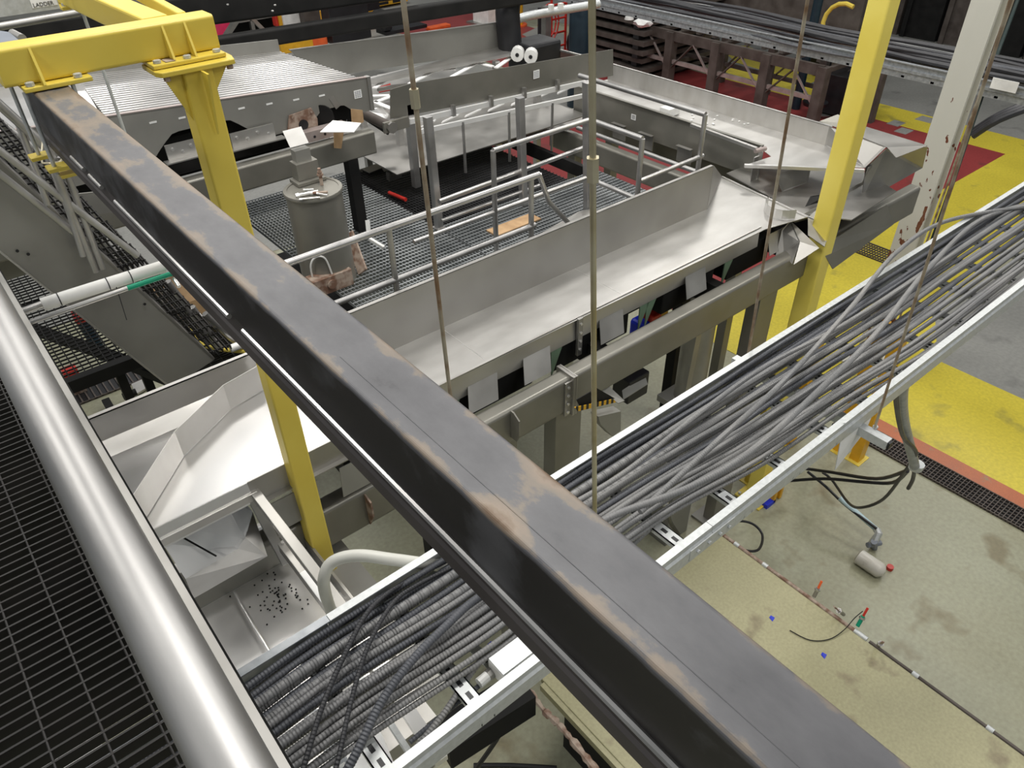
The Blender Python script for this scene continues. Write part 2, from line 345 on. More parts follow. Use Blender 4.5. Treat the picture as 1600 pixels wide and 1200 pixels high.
# ================================================================== near walkway: grating, toe board, handrail
wk = thing('walkway', 'black steel grating walkway in the lower left corner under the pipe handrail', 'walkway', V(-.6, 1.8, 1.6))
bm_bar = G().box(-1.3, .045, -.0026, .0026, 1.57, 1.602)
b0 = None
for i in range(122):
    y = .45+i*.0302
    g = G().box(-1.3, .045, y-.0026, y+.0026, 1.57, 1.602)
    if b0 is None: b0 = g.out('bearing_bar', 'gratingm', wk)
    else:
        c = b0.copy(); C.objects.link(c); c.parent = wk; c.location = (0, i*.0302, 0)
r0 = None
for i in range(14):
    if r0 is None: r0 = G().tube([V(-1.28, .4, 1.573), V(-1.28, 4.15, 1.573)], .003, 6).out('cross_rod', 'gratingm', wk)
    else:
        c = r0.copy(); C.objects.link(c); c.parent = wk; c.location = (i*.1, 0, 0)
G().box(.068, .089, .3, 4.2, 1.45, 1.456).box(.068, .073, .3, 4.2, 1.456, 1.62).out('toe_board', 'steel_dull', wk)
G().box(.046, .068, .3, 4.2, 1.50, 1.70).box(.046, .11, .3, 4.2, 1.70, 1.706).out('edge_channel', 'dark', wk)
t = thing('metal_sheet', 'bright sheet glimpsed through the walkway grating at the lower left corner', 'panel', V(-.6, 1.3, 2.7))
G().sheet([P(-80, 960, 2.7), P(60, 990, 2.7), P(130, 1060, 2.7), P(180, 1240, 2.7), P(-80, 1300, 2.7)], .01, (0, 0, 1)).out('sheet', 'steel_white', t)
hr = thing('handrail', 'large round stainless pipe handrail along the walkway at the left', 'handrail', V(.001, 1.2, 1.6))
G().tube([V(.001, -.6, .5), V(.001, 4.2, .5)], .0235, 32).out('top_rail', 'rail', hr, smooth=True)
for y in (-.4, 3.4): G().cyl(V(.001, y, .5), V(.001, y, 1.62), .019, 16).out('post', 'railgrey', hr, smooth=True)

# ================================================================== long dark tube beam with its lower track
lb = thing('long_beam', 'long dark rectangular steel beam crossing the picture with rust-worn top', 'beam', V(.457, 1.5, .99))
rp = rbox(.115, .135, .008)
G().prof(V(.4565, -.6, .8185), V(.4565, 3.22, .8185), rp).out('tube', 'beam', lb)
G().prof(V(.459, -.6, .935), V(.459, 3.22, .935), [(-.055, -.042), (.055, -.042), (.055, .05), (-.055, .05), (-.055, .018), (-.050, .012), (-.050, -.004), (-.055, -.010)][::-1]).out('lower_track', 'beam_low', lb)
for a, b in ((-.6, 1.40), (1.475, 2.27), (2.40, 2.52), (2.58, 2.72)):
    G().tube([V(.396, a, .887), V(.396, b, .887)], .0065, 8).out('edge_bead', 'railgrey', lb, smooth=True)
G().tube([V(.428, -.1, .7512), V(.428, 1.0, .7512)], .0008, 6).out('weld_seam', 'beam', lb)

# ================================================================== yellow gantry: arm on the beam, post, brace
ga = thing('gantry', 'yellow steel arm bolted across the far end of the dark beam', 'gantry', V(.75, 3.05, .75))
Y0, Y1 = 2.99, 3.10
G().prof(V(.34, 3.045, .672), V(1.075, 3.045, .672), rbox(.11, .118, .012)).out('arm_tube', 'yellow', ga)
G().box(.385, .60, 2.95, 3.16, .732, .747).out('end_plate', 'yellow', ga, bev=.003)
G().box(.80, 1.07, 2.93, 3.16, .732, .747).out('end_plate', 'yellow', ga, bev=.003)
for x in (.455, .89, .97):
    G().sheet([V(x, 2.99, .62), V(x, 2.99, .731), V(x, 2.945, .731)], .008, (1, 0, 0)).out('gusset', 'yellow', ga)
for x, y in ((.41, 2.97), (.56, 2.97), (.41, 3.14), (.56, 3.14)):
    G().hexn(V(x, y, .731), .014, .012).out('bolt_head', 'galv', ga, smooth=True)
for x, y in ((.825, 2.955), (1.045, 2.955), (.93, 2.945)):
    G().hexn(V(x, y, .731), .014, .010).out('bolt_head', 'galv', ga, smooth=True)
G().box(.85, .885, 2.94, 2.985, .729, .7315).out('rust_stain', 'rust', ga)
g = G().cyl(V(.385, 2.97, .745), V(.385, 2.97, 1.03), .007).out('clamp_rod', 'galv', ga, smooth=True)
G().cyl(V(.372, 3.13, .745), V(.372, 3.13, 1.0), .007).out('clamp_rod', 'galv', ga, smooth=True)
G().cyl(V(.535, 2.97, .745), V(.535, 2.97, 1.03), .007).out('clamp_rod', 'galv', ga, smooth=True)
G().box(.36, .425, 2.94, 3.0, 1.0, 1.012).out('clamp_plate', 'yellow', ga); G().box(.34, .40, 3.10, 3.16, 1.0, 1.012).out('clamp_plate', 'yellow', ga)
G().box(.39, .56, 2.94, 3.0, 1.03, 1.04).out('clamp_bar', 'yellow', ga)
# second arm running back to the next post
g = G().bar(V(.90, 3.10, .66), V(.86, 4.25, .66), .10, .10).out('back_arm', 'yellow', ga, bev=.008)
G().bar(V(1.0, 3.10, .635), V(1.04, 3.80, .635), .035, .05).out('side_bracket', 'yellow', ga, bev=.006)
G().box(.80, .99, 4.10, 4.32, .712, .726).out('end_plate', 'yellow', ga, bev=.003)
for x in (.82, .97): G().hexn(V(x, 4.13, .712), .012, .012).out('bolt_head', 'galv', ga)
ga.location.y += .045; ga.location.x -= .01
gp = thing('gantry_post', 'tall yellow steel post under the gantry arm left of the drum', 'post', V(.96, 2.99, 6.5))
G().prof(V(.935, 3.005, .77), V(.905, 2.93, 6.48), rbox(.112, .105, .010), (0, 1, 0)).out('tube', 'yellow', gp)
G().sheet([V(.80, 2.93, .749), V(1.07, 2.93, .749), V(1.085, 2.99, .749), V(1.085, 3.1, .749), V(.785, 3.1, .749), V(.785, 2.96, .749)], .018, (0, 0, 1)).out('cap_plate', 'yellow', gp, bev=.003)
G().sheet([V(1.077, 2.99, .756), V(1.09, 3.09, .756), V(1.097, 3.09, .772), V(1.085, 2.97, .775)], .01, (0, 1, 0)).out('rusted_edge', 'rust', gp)
G().sheet([V(.945, 2.93, .767), V(.945, 2.87, .767), V(.945, 2.932, 1.0)], .008, (1, 0, 0)).out('gusset', 'yellow', gp)
G().sheet([V(.88, 2.985, .767), V(.81, 2.985, .767), V(.88, 2.985, .95)], .008, (0, 1, 0)).out('gusset', 'yellow', gp)
G().sheet([V(.99, 2.985, .767), V(1.06, 2.985, .767), V(.99, 2.985, .86)], .008, (0, 1, 0)).out('gusset', 'yellow', gp)
G().hexn(V(.82, 2.955, .785), .012, .016).out('nut', 'rust', gp); G().hexn(V(1.055, 2.955, .785), .012, .016).out('nut', 'rust', gp)
G().box(.82, 1.07, 2.80, 3.04, 6.48, 6.5).out('base_plate', 'yellow', gp)
g2 = thing('hanger_rod', 'thin grey rod hanging below the rear plate of the yellow arm', 'rod', V(.88, 4.2, 1.6))
G().cyl(V(.88, 4.2, .73), V(.89, 4.2, 1.6), .008).out('rod', 'galv', g2)

# right hand yellow post and white column
yb = P(1180, 775, 6.5)
ypx = thing('yellow_post', 'tall bright yellow square post standing right of the conveyor', 'post', (yb.x, yb.y, 0))
G().prof((yb.x, yb.y, .02), (yb.x-.05, yb.y-.02, 7.6), rbox(.17, .17, .015), (0, 1, 0)).out('tube', 'yellow2', ypx)
G().box(yb.x-.17, yb.x+.17, yb.y-.17, yb.y+.17, 6.48, 6.5).out('base_plate', 'yellow', ypx, bev=.004)
for a in (-.13, .13):
    for b in (-.13, .13): G().hexn((yb.x+a, yb.y+b, .02), .018, .03).out('anchor_bolt', 'galv', ypx)
wc = P(1412, 385, 4.6)
wcx, wcy = wc.x, wc.y
t = thing('white_column', 'white painted steel column with chipped red-brown rust spots', 'column', (wcx, wcy, 0))
G().box(wcx-.02, wcx+.02, wcy-.145, wcy+.145, -2.5, 6.5).out('flange', 'whitecol', t)
G().box(wcx+.18, wcx+.20, wcy-.145, wcy+.145, -2.5, 6.5).out('flange', 'whitecol', t)
G().box(wcx, wcx+.18, wcy-.008, wcy+.008, -2.5, 6.5).out('web', 'whitecol', t)
G().box(wcx-.15, wcx+.45, wcy-.3, wcy+.3, 6.47, 6.5).out('base_plate', 'whitecol', t)
t = thing('vertical_conduit', 'rusty brown vertical pipe running beside the white column', 'conduit', (wcx-.03, wcy-.24, 0))
G().cyl((wcx-.03, wcy-.26, 0), (wcx-.03, wcy-.26, 9), .013).out('pipe', 'rod', t)
t = thing('vertical_conduit', 'dark green hose hanging vertically right of the white column', 'hose', (wcx+.3, wcy-.6, 0))
a = P(1480, 310, 4.3); b = P(1590, 0, 2.6)
G().tube([a+Vector((0, 0, -1.2)), a, (a+b)/2+Vector((0, .02, 0)), b, b+(b-a)*.4], .028, 10, smooth=6).out('hose', flat('dark_green_hose', (.008, .022, .02), .7), t, smooth=True)

# ================================================================== cable tray, hangers, conduits
YL, YR, HT = 1.474, .925, 2.0
tr = thing('cable_tray', 'galvanised ladder cable tray crossing under the dark beam full of grey conduits', 'cable tray', V(3, 1.2, 2.12))
prR = [(-.028, .055), (.0, .055), (.0, .030), (.008, .022), (.008, -.022), (0, -.030), (0, -.055), (-.028, -.055), (-.028, -.050), (-.006, -.050), (-.006, -.028), (.002, -.020), (.002, .020), (-.006, .028), (-.006, .050), (-.028, .050)]
for a, b in ((-.6, 1.62), (1.622, 6.6)):
    G().prof(V(a, YR, HT+.055), V(b, YR, HT+.055), prR).out('side_rail', 'galv', tr)
for a, b in ((-.6, .42), (.422, 3.6), (3.602, 6.6)):
    G().prof(V(a, YL, HT+.055), V(b, YL, HT+.055), [(-x, y) for x, y in prR][::-1]).out('side_rail', 'galv' if a > 0 else 'galv_dull', tr)
r_ = None
xs = [.02+.3048*i for i in range(21)]
for i, x in enumerate(xs):
    g = G().box(x-.025, x+.025, YR, YL, HT+.088, HT+.092).box(x-.025, x-.021, YR, YL, HT+.088, HT+.108).box(x+.021, x+.025, YR, YL, HT+.088, HT+.108)
    ru = g.out('rung', 'galv', tr)
    g = G()
    for k in range(10):
        y = YR+.04+k*.05; g.box(x-.007, x+.007, y-.013, y+.013, HT+.0872, HT+.0885)
    g.out('slots', 'black', ru, kind='stuff')
for px_, py_ in ((1165, 862),):
    G().box(1.50, 1.74, YR-.010, YR-.006, HT+.03, HT+.082).out('splice_plate', 'galv', tr)
for x in (1.54, 1.60, 1.66, 1.71): G().hexn(V(x, YR-.010, HT+.056), .007, .008, (0, -1, 0)).out('splice_bolt', 'galv', tr)
def hanger(name, pa, pb, lab, mat='rod', r=.0065, cp=None):
    a = Vector(pa); b = Vector(pb); top = a+(b-a)*(4.2/(b.z-a.z)) if b.z-a.z < 4.2 else b
    t = thing('hanger_rod', lab, 'rod', a)
    G().cyl(a, top, r, 10).out('rod', mat, t, smooth=True)
    if cp is not None:
        c = a+(b-a)*cp; d = (b-a).normalized(); G().tube([c-d*.022, c+d*.022], r*1.9, 6).out('coupling', 'brass', t)
    G().hexn(a+Vector((0, 0, .04)), r*2, .01).out('nut', 'galv', t)
def rod_on(px0, py0, px1, py1, Y, lab, mat, r, cp):
    a0 = PY(px0, py0, Y); b0_ = PY(px1, py1, Y); a = a0+(a0-b0_)*((a0.z-(EYE-HT-.15))/(b0_.z-a0.z)); hanger('hanger_rod', a, b0_, lab, mat, r, (a-PYc(cp, Y)).length/(a-b0_).length if cp else None)
def PYc(c, Y): return PY(c[0], c[1], Y)
rod_on(702, 605, 630, 0, 1.52, 'rusty threaded rod passing in front of the conveyor pan and drum platform', 'rod', .0062, (652, 153))
rod_on(929, 790, 925, 0, .88, 'pale threaded rod hanging down at the centre of the picture', 'brass', .0062, (926, 265))
rod_on(1170, 548, 1262, 0, 1.52, 'thin rusty threaded rod passing in front of the curved chute end', 'rod', .0065, None)
rod_on(1372, 652, 1560, 60, .88, 'slanting thin threaded rod at the right end of the cable tray', 'rod', .0055, None)
t = thing('trapeze_strut', 'galvanised strut carrying the tray, its end by the slanting rod at right', 'strut', V(2.64, 1.2, HT+.16))
G().box(2.61, 2.65, .80, 1.58, HT+.112, HT+.153).out('strut', 'galv', t); G().box(2.617, 2.643, .79, .80, HT+.118, HT+.146).out('slot', 'black', t)
t = thing('trapeze_strut', 'galvanised strut carrying the tray where it passes under the dark beam', 'strut', V(.97, 1.2, HT+.16))
G().box(.95, .99, .80, 1.58, HT+.112, HT+.153).out('strut', 'galv', t)

def conduit(pts, r, mat, lab, grp=None, nm='conduit', cat='conduit', ribx=1.9):
    sm = catmull([Vector(p) for p in pts], 12); out = []; rad = []
    acc = [0.]
    for i in range(len(sm)-1): acc.append(acc[-1]+(sm[i+1]-sm[i]).length)
    d = 0; j = 0; k = 0
    while d < acc[-1]:
        while j < len(sm)-2 and acc[j+1] < d: j += 1
        f = (d-acc[j])/max(1e-6, acc[j+1]-acc[j]); p = sm[j]+(sm[j+1]-sm[j])*f; out.append(p)
        near = p.x < ribx; rad.append(r*(1.0 if (k % 2 or not near) else .89)); d += .0042 if near else .06; k += 1
    return G().tube(out, r, 9, rr=lambda i: rad[i]).out(nm, mat, None, label=lab, cat=cat, group=grp, smooth=True)
# ordered lanes across the tray; each lane wanders a little and swaps level
rr_ = random.Random(11)
lanes = 29
ORD = ['first', 'second', 'third', 'fourth', 'fifth', 'sixth', 'seventh', 'eighth', 'ninth', 'tenth', 'eleventh', 'twelfth', 'thirteenth', 'fourteenth', 'fifteenth', 'sixteenth', 'seventeenth', 'eighteenth', 'nineteenth', 'twentieth']
for i in range(lanes):
    u = i/(lanes-1)
    big = i in (6, 7, 11, 18)
    r = (.0150 if big else rr_.choice((.0095, .0105, .0115)))
    lvl = HT+.078-r if i % 2 == 0 else HT+.058-r*1.1-(.018 if i % 6 == 1 else 0)
    ctl = []
    for x in (-.4, -.05, .35, .8, 1.15, 1.6, 2.1, 2.7, 3.3, 4.0, 4.8, 5.6, 6.6):
        wdt = .36 if x < .5 else (.385 if x < 1.0 else (.36 if x < 1.8 else (.41 if x < 2.4 else (.45 if x < 3. else .49))))   # the bundle narrows towards the left end
        y = YL-.022-u*wdt
        if x < .2: y -= .03*(1-u)
        j = .006 if x < 2 else .010
        y += rr_.uniform(-j, j)
        ctl.append(V(x, min(YL-.02, max(YR+.03, y)), lvl+rr_.uniform(-.006, .006)))
    if i < 4: mt = 'conduit2'
    elif i in (5, 9, 15): mt = 'conduit2'
    else: mt = 'conduit'
    conduit(ctl, r, mt, ('thick ' if big else '')+('slate' if mt == 'conduit2' else 'grey')+' conduit in the packed tray, '+(ORD[i]+' from the rail nearest the long conveyor' if i < 17 else ORD[lanes-1-i]+' from the rail nearest the olive slab'), 'conduits in the cable tray')
# conduits that cross over the bundle or leave the tray
Z = HT+.03
def pp(*a): return [P(x, y, h) for x, y, h in a]
conduit(pp((470, 1215, 2.02), (480, 1180, 2.0), (505, 1100, 1.99), (540, 1020, 1.99), (580, 950, 2.0), (640, 905, 2.03), (700, 875, 2.05), (760, 835, 2.05)), .0085, 'conduit3', 'dark shiny conduit crossing diagonally over the bundle, the left of two')
conduit(pp((520, 1215, 2.02), (530, 1180, 2.0), (550, 1090, 1.99), (575, 1010, 1.99), (612, 945, 2.0), (650, 915, 2.03), (720, 880, 2.05)), .0075, 'conduit3', 'dark shiny conduit crossing diagonally over the bundle, the right of two')
conduit(pp((530, 1225, 2.03), (560, 1170, 2.0), (600, 1090, 1.98), (650, 1025, 1.98), (700, 975, 1.99), (745, 935, 2.0), (830, 880, 2.02)), .0135, 'conduit2', 'thick dark conduit leaving the bundle and running off at the bottom edge')
conduit(pp((640, 1180, 2.1), (690, 1120, 2.1), (745, 1040, 2.1), (790, 995, 2.1), (900, 960, 2.1), (985, 855, 2.1), (1060, 790, 2.1), (1090, 770, 2.1)), .0105, 'conduit', 'lone ribbed conduit looping below the tray beside the white fitting')
conduit(pp((640, 1160, 2.13), (700, 1110, 2.13), (748, 1072, 2.13)), .0085, 'conduit2', 'short ribbed conduit entering the white compression fitting')
conduit(pp((880, 850, 1.99), (960, 805, 1.97), (1080, 760, 1.96), (1180, 700, 1.95), (1290, 600, 1.95), (1370, 520, 1.95), (1450, 420, 1.97), (1530, 345, 2.0), (1620, 315, 2.0)), .0135, 'conduit', 'thick pale grey conduit lying on top along the near side of the bundle')
conduit(pp((1000, 800, 1.98), (1120, 690, 1.96), (1230, 590, 1.96), (1330, 480, 1.96), (1400, 395, 1.96), (1480, 345, 1.98), (1620, 320, 2.0)), .012, 'conduit', 'pale grey conduit crossing steeply over the far part of the bundle')
conduit(pp((890, 790, 1.98), (980, 735, 1.97), (1100, 640, 1.96), (1200, 570, 1.96), (1330, 500, 1.97), (1500, 390, 1.99)), .0105, 'conduit', 'grey conduit lying on top through the middle of the bundle')
# junction box, fitting on tray
t = thing('junction_box', 'pale grey junction box in the tray end beside the dark beam', 'box', P(790, 1030, 2.1))
a = P(762, 1030, 2.06); G().box(a.x, a.x+.16, a.y-.075, a.y+.0, 2.06, 2.12).out('body', 'white', t, bev=.004); G().box(a.x+.002, a.x+.158, a.y-.073, a.y-.002, 2.056, 2.06).out('lid', 'galv', t)
a = P(748, 1068, 2.11); b = P(775, 1045, 2.11)
t = thing('cable_fitting', 'white plastic compression fitting on the ribbed conduit', 'fitting', a)
G().tube([a, a+(b-a)*.5], .017, 12).out('nut', 'white', t); G().tube([a+(b-a)*.5, b], .019, 8).out('body', 'steel_dull', t)
t = thing('slotted_strip', 'white slotted strut under the conduits beside the blue scrap', 'strut', P(735, 1000, 2.2))
a = P(712, 985, 2.15); b = P(768, 1040, 2.15); G().bar(a, b, .035, .004).out('strut', 'galv', t)
g = G()
for k in range(5): c = a+(b-a)*((k+.7)/5.4); g.bar(c-(b-a)*.035, c+(b-a)*.035, .013, .006)
g.out('slots', 'black', t, kind='stuff')

# white flexible hose looping over the left rail
hp = pp((820, 885, 2.13), (700, 884, 2.08), (620, 875, 2.02), (560, 868, 2.0), (520, 878, 2.02), (506, 905, 2.08), (512, 940, 2.2), (530, 985, 2.35))
G().tube(hp, .021, 14, smooth=8).out('bent_hose', noisy('off_white_hose', (.56, .56, .51), (.66, .66, .61), 4, rough=(.4, .5)), None, smooth=True, label='fat off-white hose bending down beside the foot of the yellow post', cat='hose')
# two slit struts seen below the tray at the bottom
t = thing('slotted_strut_rail', 'bright slotted strut rail below the bundle at the bottom of the picture', 'strut', P(600, 1130, 2.6))
for k, (a, b, w_, mt) in enumerate([((610, 1070), (690, 1190), .05, 'steel_bright'), ((580, 1085), (655, 1200), .02, 'galv'), ((500, 1140), (555, 1230), .05, 'galv_dull')]):
    A_ = P(*a, 2.6); B_ = P(*b, 2.6); A_ = A_-(B_-A_)*.8; s_ = G().bar(A_, B_, w_, .03).out('rail', mt, t)
    if k == 2:
        g = G()
        for j in range(14):
            c = A_+(B_-A_)*((j+.5)/14); g.bar(c-(B_-A_)*.018+Vector((0, 0, .016)), c+(B_-A_)*.018+Vector((0, 0, .016)), .022, .002)
        g.out('slots', 'paper', s_, kind='stuff')

# ================================================================== LONG CONVEYOR PAN
cv = thing('long_pan_conveyor', 'long stainless vibrating conveyor pan running to the upper right', 'conveyor', V(3.8, 3.5, 3.6))
X0, X1 = 1.25, 5.62
YW, YN = 3.80, 3.27
E1 = P(1196, 358, 2.98); E2 = P(1262, 339, 2.98); E3 = P(1127, 275, 2.98); XE = PY(1115, 258, YW).x
G().sheet([V(X0, YN, 2.98), E1, E2, E3, V(XE, YW, 2.98), V(X0, YW, 2.98)], .005, (0, 0, 1)).out('pan', 'steel_pan', cv)
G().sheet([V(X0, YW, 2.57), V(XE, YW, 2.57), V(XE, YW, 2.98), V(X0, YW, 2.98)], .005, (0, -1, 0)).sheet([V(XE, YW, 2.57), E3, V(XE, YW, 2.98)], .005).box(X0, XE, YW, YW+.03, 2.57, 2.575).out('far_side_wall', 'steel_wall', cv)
G().sheet([V(X0, YN, 2.972), V(E1.x, YN, 2.972), V(E1.x, YN-.01, 3.165), V(X0, YN-.01, 3.165)], .005, (0, -1, 0)).box(X0, E1.x, YN-.015, YN, 2.970, 2.975).out('near_side_wall', 'steel', cv)
for x in (2.42, 3.72): G().box(x, x+.006, YN+.01, YW-.005, 2.9785, 2.980).out('weld_line', 'steel_bright', cv)
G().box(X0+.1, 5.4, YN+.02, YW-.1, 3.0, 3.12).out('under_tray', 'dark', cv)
jx = PY(900, 540, 3.25).x
f_ = G().box(jx, jx+.045, YN-.04, YN-.016, 2.975, 3.30).out('joint_flange', 'steel_dull', cv, bev=.002)
for k in range(4): G().hexn(V(jx+.022, YN-.04, 3.02+k*.075), .011, .010, (0, -1, 0)).out('bolt', 'steel_bright', f_)
for i, (bx) in enumerate((840, 957, 1088, 755, 1215)):
    c = PY(bx, {840: 580, 957: 510, 1088: 447, 755: 610, 1215: 380}[bx], 3.2)
    hh = EYE-c.z
    G().sheet([V(c.x-.08, 3.262, 3.10), V(c.x+.17, 3.262, 3.10), V(c.x+.10, 3.165, 3.245), V(c.x-.15, 3.165, 3.245)], .006, (0, -.7, .7)).out('spring_bracket', 'steel_dull', cv)
for x in (2.05, 2.98, 3.92, 4.0, 4.98):
    G().sheet([V(x+.02, 3.27, 3.15), V(x+.14, 3.27, 3.15), V(x+.05, 3.29, 3.42)], .01, (0, -1, 0)).out('leaf_spring', 'leaf', cv)

for a, b in ((1.3, 2.85), (3.05, 3.85), (4.25, 4.9), (5.1, 5.7)): G().box(a, b, 3.30, 3.78, 3.14, 3.40).out('drive_housing', 'dark', cv, bev=.01)
uf = thing('conveyor_base_frame', 'grey painted box frame with feet under the long conveyor', 'frame', V(4.5, 3.1, 6.5))
HB = 3.245
G().prof(V(1.95, 3.085, HB+.155), V(7.9, 3.085, HB+.155), rbox(.13, .31, .03)).out('near_beam', 'frame', uf)
G().prof(V(-.2, 3.085, HB+.155), V(1.55, 3.085, HB+.155), rbox(.13, .31, .03)).out('near_beam', 'frame', uf)
G().prof(V(1.55, 3.085, HB+.155), V(1.95, 3.085, HB+.155), rbox(.12, .29, .03)).out('joint_sleeve', 'steel_dull', uf)
G().prof(V(1.2, 3.85, HB+.20), V(7.9, 3.85, HB+.20), rbox(.13, .25, .03)).out('far_beam', 'frame', uf)
for x in (2.1, 3.4, 4.8, 6.2): G().box(x, x+.1, 3.14, 3.8, HB+.05, HB+.25).out('cross_member', 'dark', uf)
cx = PY(893, 600, 3.02).x
f_ = G().box(cx-.012, cx+.012, 2.985, 3.17, HB-.02, HB+.33).box(cx+.014, cx+.03, 2.985, 3.17, HB-.02, HB+.33).box(cx-.07, cx+.0, 3.005, 3.02, HB+.02, HB+.32).out('clamp_plates', 'steel_dull', uf, bev=.002)
for k in range(4): G().hexn(V(cx-.045, 3.003, HB+.06+k*.075), .012, .01, (0, -1, 0)).out('bolt', 'steel_bright', f_)
lx = PY(800, 665, 3.02).x
G().sheet([V(lx, 2.99, HB+.0), V(lx, 3.02, HB+.0), V(lx, 3.02, HB+.24), V(lx, 2.96, HB+.24), V(lx, 2.93, HB+.17), V(lx, 2.93, HB+.04)], .012, (1, 0, 0)).out('end_lug', 'frame', uf, bev=.002)
lx = PY(572, 765, 3.0).x
G().sheet([V(lx, 3.02, HB+.03), V(lx, 2.95, HB+.05), V(lx, 2.95, HB+.17), V(lx, 3.02, HB+.30)], .012, (1, 0, 0)).out('end_lug', 'rust', uf, bev=.002)
for x, w_ in ((2.84, .26), (5.28, .26)):
    lg = G().box(x, x+w_, 3.03, 3.16, HB+.30, 6.47).out('leg', 'frame', uf, bev=.004)
    G().box(x-.08, x+w_+.08, 2.95, 3.26, 6.47, 6.5).out('foot_plate', 'plate', lg)
for x, w_ in ((2.35, .14),):
    lg = G().box(x, x+w_, 3.05, 3.15, HB+.30, 6.47).out('leg', 'frame', uf, bev=.004)
    G().box(x-.06, x+w_+.06, 2.97, 3.24, 6.47, 6.5).out('foot_plate', 'plate', lg)
for x in (2.4,): G().box(x, x+.16, 3.8, 3.92, HB+.3, 6.5).out('leg', 'frame', uf)
pdx = PY(1085, 560, 3.3).x
g = G().lathe(V(pdx, 3.3, 4.55), [(.14, -.02), (.14, .95)]).out('pedestal_drum', 'steel_dull', uf, smooth=True)
G().box(pdx-.22, pdx+.22, 3.1, 3.5, 4.55, 4.62).box(pdx-.18, pdx+.18, 3.16, 3.44, 4.62, 6.5).out('pedestal_base', 'plate', uf, bev=.004)
G().bar(V(pdx-.28, 3.12, 3.5), V(pdx-.34, 3.12, 4.6), .07, .05, (0, 1, 0)).out('brace', 'steel_dull', uf)

mt_ = thing('drive_guard', 'grey guard box with hazard-striped edge hanging in front of the base frame', 'guard', PY(945, 640, 2.9))
G().sheet([P(953, 578, 3.62), P(992, 555, 3.62), P(1005, 574, 3.66), P(966, 592, 3.66)], .006, (0, 0, 1)).out('top_cover', 'steel_dull', mt_)
G().sheet([P(972, 610, 3.75), P(1008, 586, 3.75), P(1012, 600, 3.80), P(974, 624, 3.80)], .006, (0, 0, 1)).out('front_flange', 'plate', mt_)
a = P(990, 596, 3.80); G().box(a.x-.12, a.x+.12, a.y-.06, a.y+.12, 3.72, 3.95).out('motor_block', 'black', mt_, bev=.01)
G().sheet([P(932, 607, 3.60), P(950, 602, 3.60), P(976, 626, 3.70), P(966, 630, 3.70)], .006, (0, 0, 1)).out('upper_flap', 'plate', mt_)
G().sheet([PY(900, 624, 2.8), PY(932, 606, 2.8), PY(960, 622, 2.8), PY(905, 634, 2.8)], .006, (0, 1, 0)).out('dark_bracket', 'dark', mt_)
G().sheet([PY(897, 636, 2.78), PY(958, 623, 2.78), PY(962, 628, 2.78), PY(902, 642, 2.78)], .006, (0, 1, 0)).out('hazard_edge', 'hazard', mt_)
G().sheet([PY(922, 642, 2.8), PY(958, 634, 2.8), PY(958, 664, 2.8), PY(945, 674, 2.8), PY(926, 655, 2.8)], .08, (0, 1, 0)).out('guard_box', 'plate', mt_, bev=.003)
t = thing('operator_bag', 'blue and red bundle lying under the long conveyor pan', 'bundle', PY(1010, 500, 3.5))
a = PY(1012, 500, 3.45); G().box(a.x-.12, a.x+.12, 3.4, 3.55, EYE-a.z-.02, EYE-a.z+.25).out('cloth', 'blue', t, bev=.03); G().box(a.x-.03, a.x+.10, 3.38, 3.5, EYE-a.z-.08, EYE-a.z-.0).out('flap', 'redp', t, bev=.02); G().box(a.x+.09, a.x+.18, 3.38, 3.5, EYE-a.z-.07, EYE-a.z+.0).out('tab', 'amber', t, bev=.01)

# ================================================================== LEFT INFEED PAN with diverter
ip = thing('infeed_pan', 'very bright stainless infeed pan with a bent diverter plate at lower left', 'conveyor', V(.8, 3.4, 3.2))
G().sheet([V(.13, 3.03, 2.78), V(1.75, 3.03, 2.78), V(1.75, 3.70, 2.78), V(.13, 3.70, 2.78)], .005, (0, 0, 1)).out('pan', 'steel_lit', ip)
G().sheet([V(.13, 3.70, 2.779), V(1.75, 3.70, 2.779), V(1.75, 3.80, 2.735), V(.13, 3.80, 2.735)], .005, (0, 0, 1)).out('sloped_margin', 'steel', ip)
G().sheet([V(.13, 3.80, 2.57), V(1.75, 3.80, 2.57), V(1.75, 3.80, 2.74), V(.13, 3.80, 2.74)], .005, (0, -1, 0)).box(.13, 1.75, 3.80, 3.83, 2.57, 2.576).out('far_side_wall', 'steel', ip)
G().box(.66, 1.75, 3.02, 3.028, 2.77, 2.93).box(.66, 1.75, 2.99, 3.02, 2.925, 2.932).out('near_side_wall', 'steel_dull', ip)
G().sheet([V(.13, 3.028, 2.78), V(.66, 3.028, 2.78), V(.66, 3.0, 2.90), V(.13, 3.0, 2.90)], .005, (0, -1, 0)).out('front_lip', 'steel_bright', ip)
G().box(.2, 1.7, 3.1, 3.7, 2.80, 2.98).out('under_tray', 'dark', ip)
G().box(.125, .135, 3.0, 3.8, 2.62, 2.80).out('end_wall', 'steel', ip)
top = [(1.07, 3.70), (.84, 3.655), (.485, 3.44), (.165, 3.11)]
for i in range(3):
    a, b = top[i], top[i+1]
    G().sheet([V(*a, 2.60), V(*b, 2.60), V(*b, 2.775), V(*a, 2.775)], .004).out('diverter_plate', 'steel', ip)
for bx_ in (455, 560):
    c = PY(bx_, {455: 775, 560: 725}[bx_], 3.0)
    G().sheet([V(c.x-.12, 2.99, 2.96), V(c.x+.16, 2.99, 2.96), V(c.x+.12, 2.97, 3.16), V(c.x-.14, 2.97, 3.16)], .006, (0, -1, 0)).out('spring_bracket', 'plate', ip)
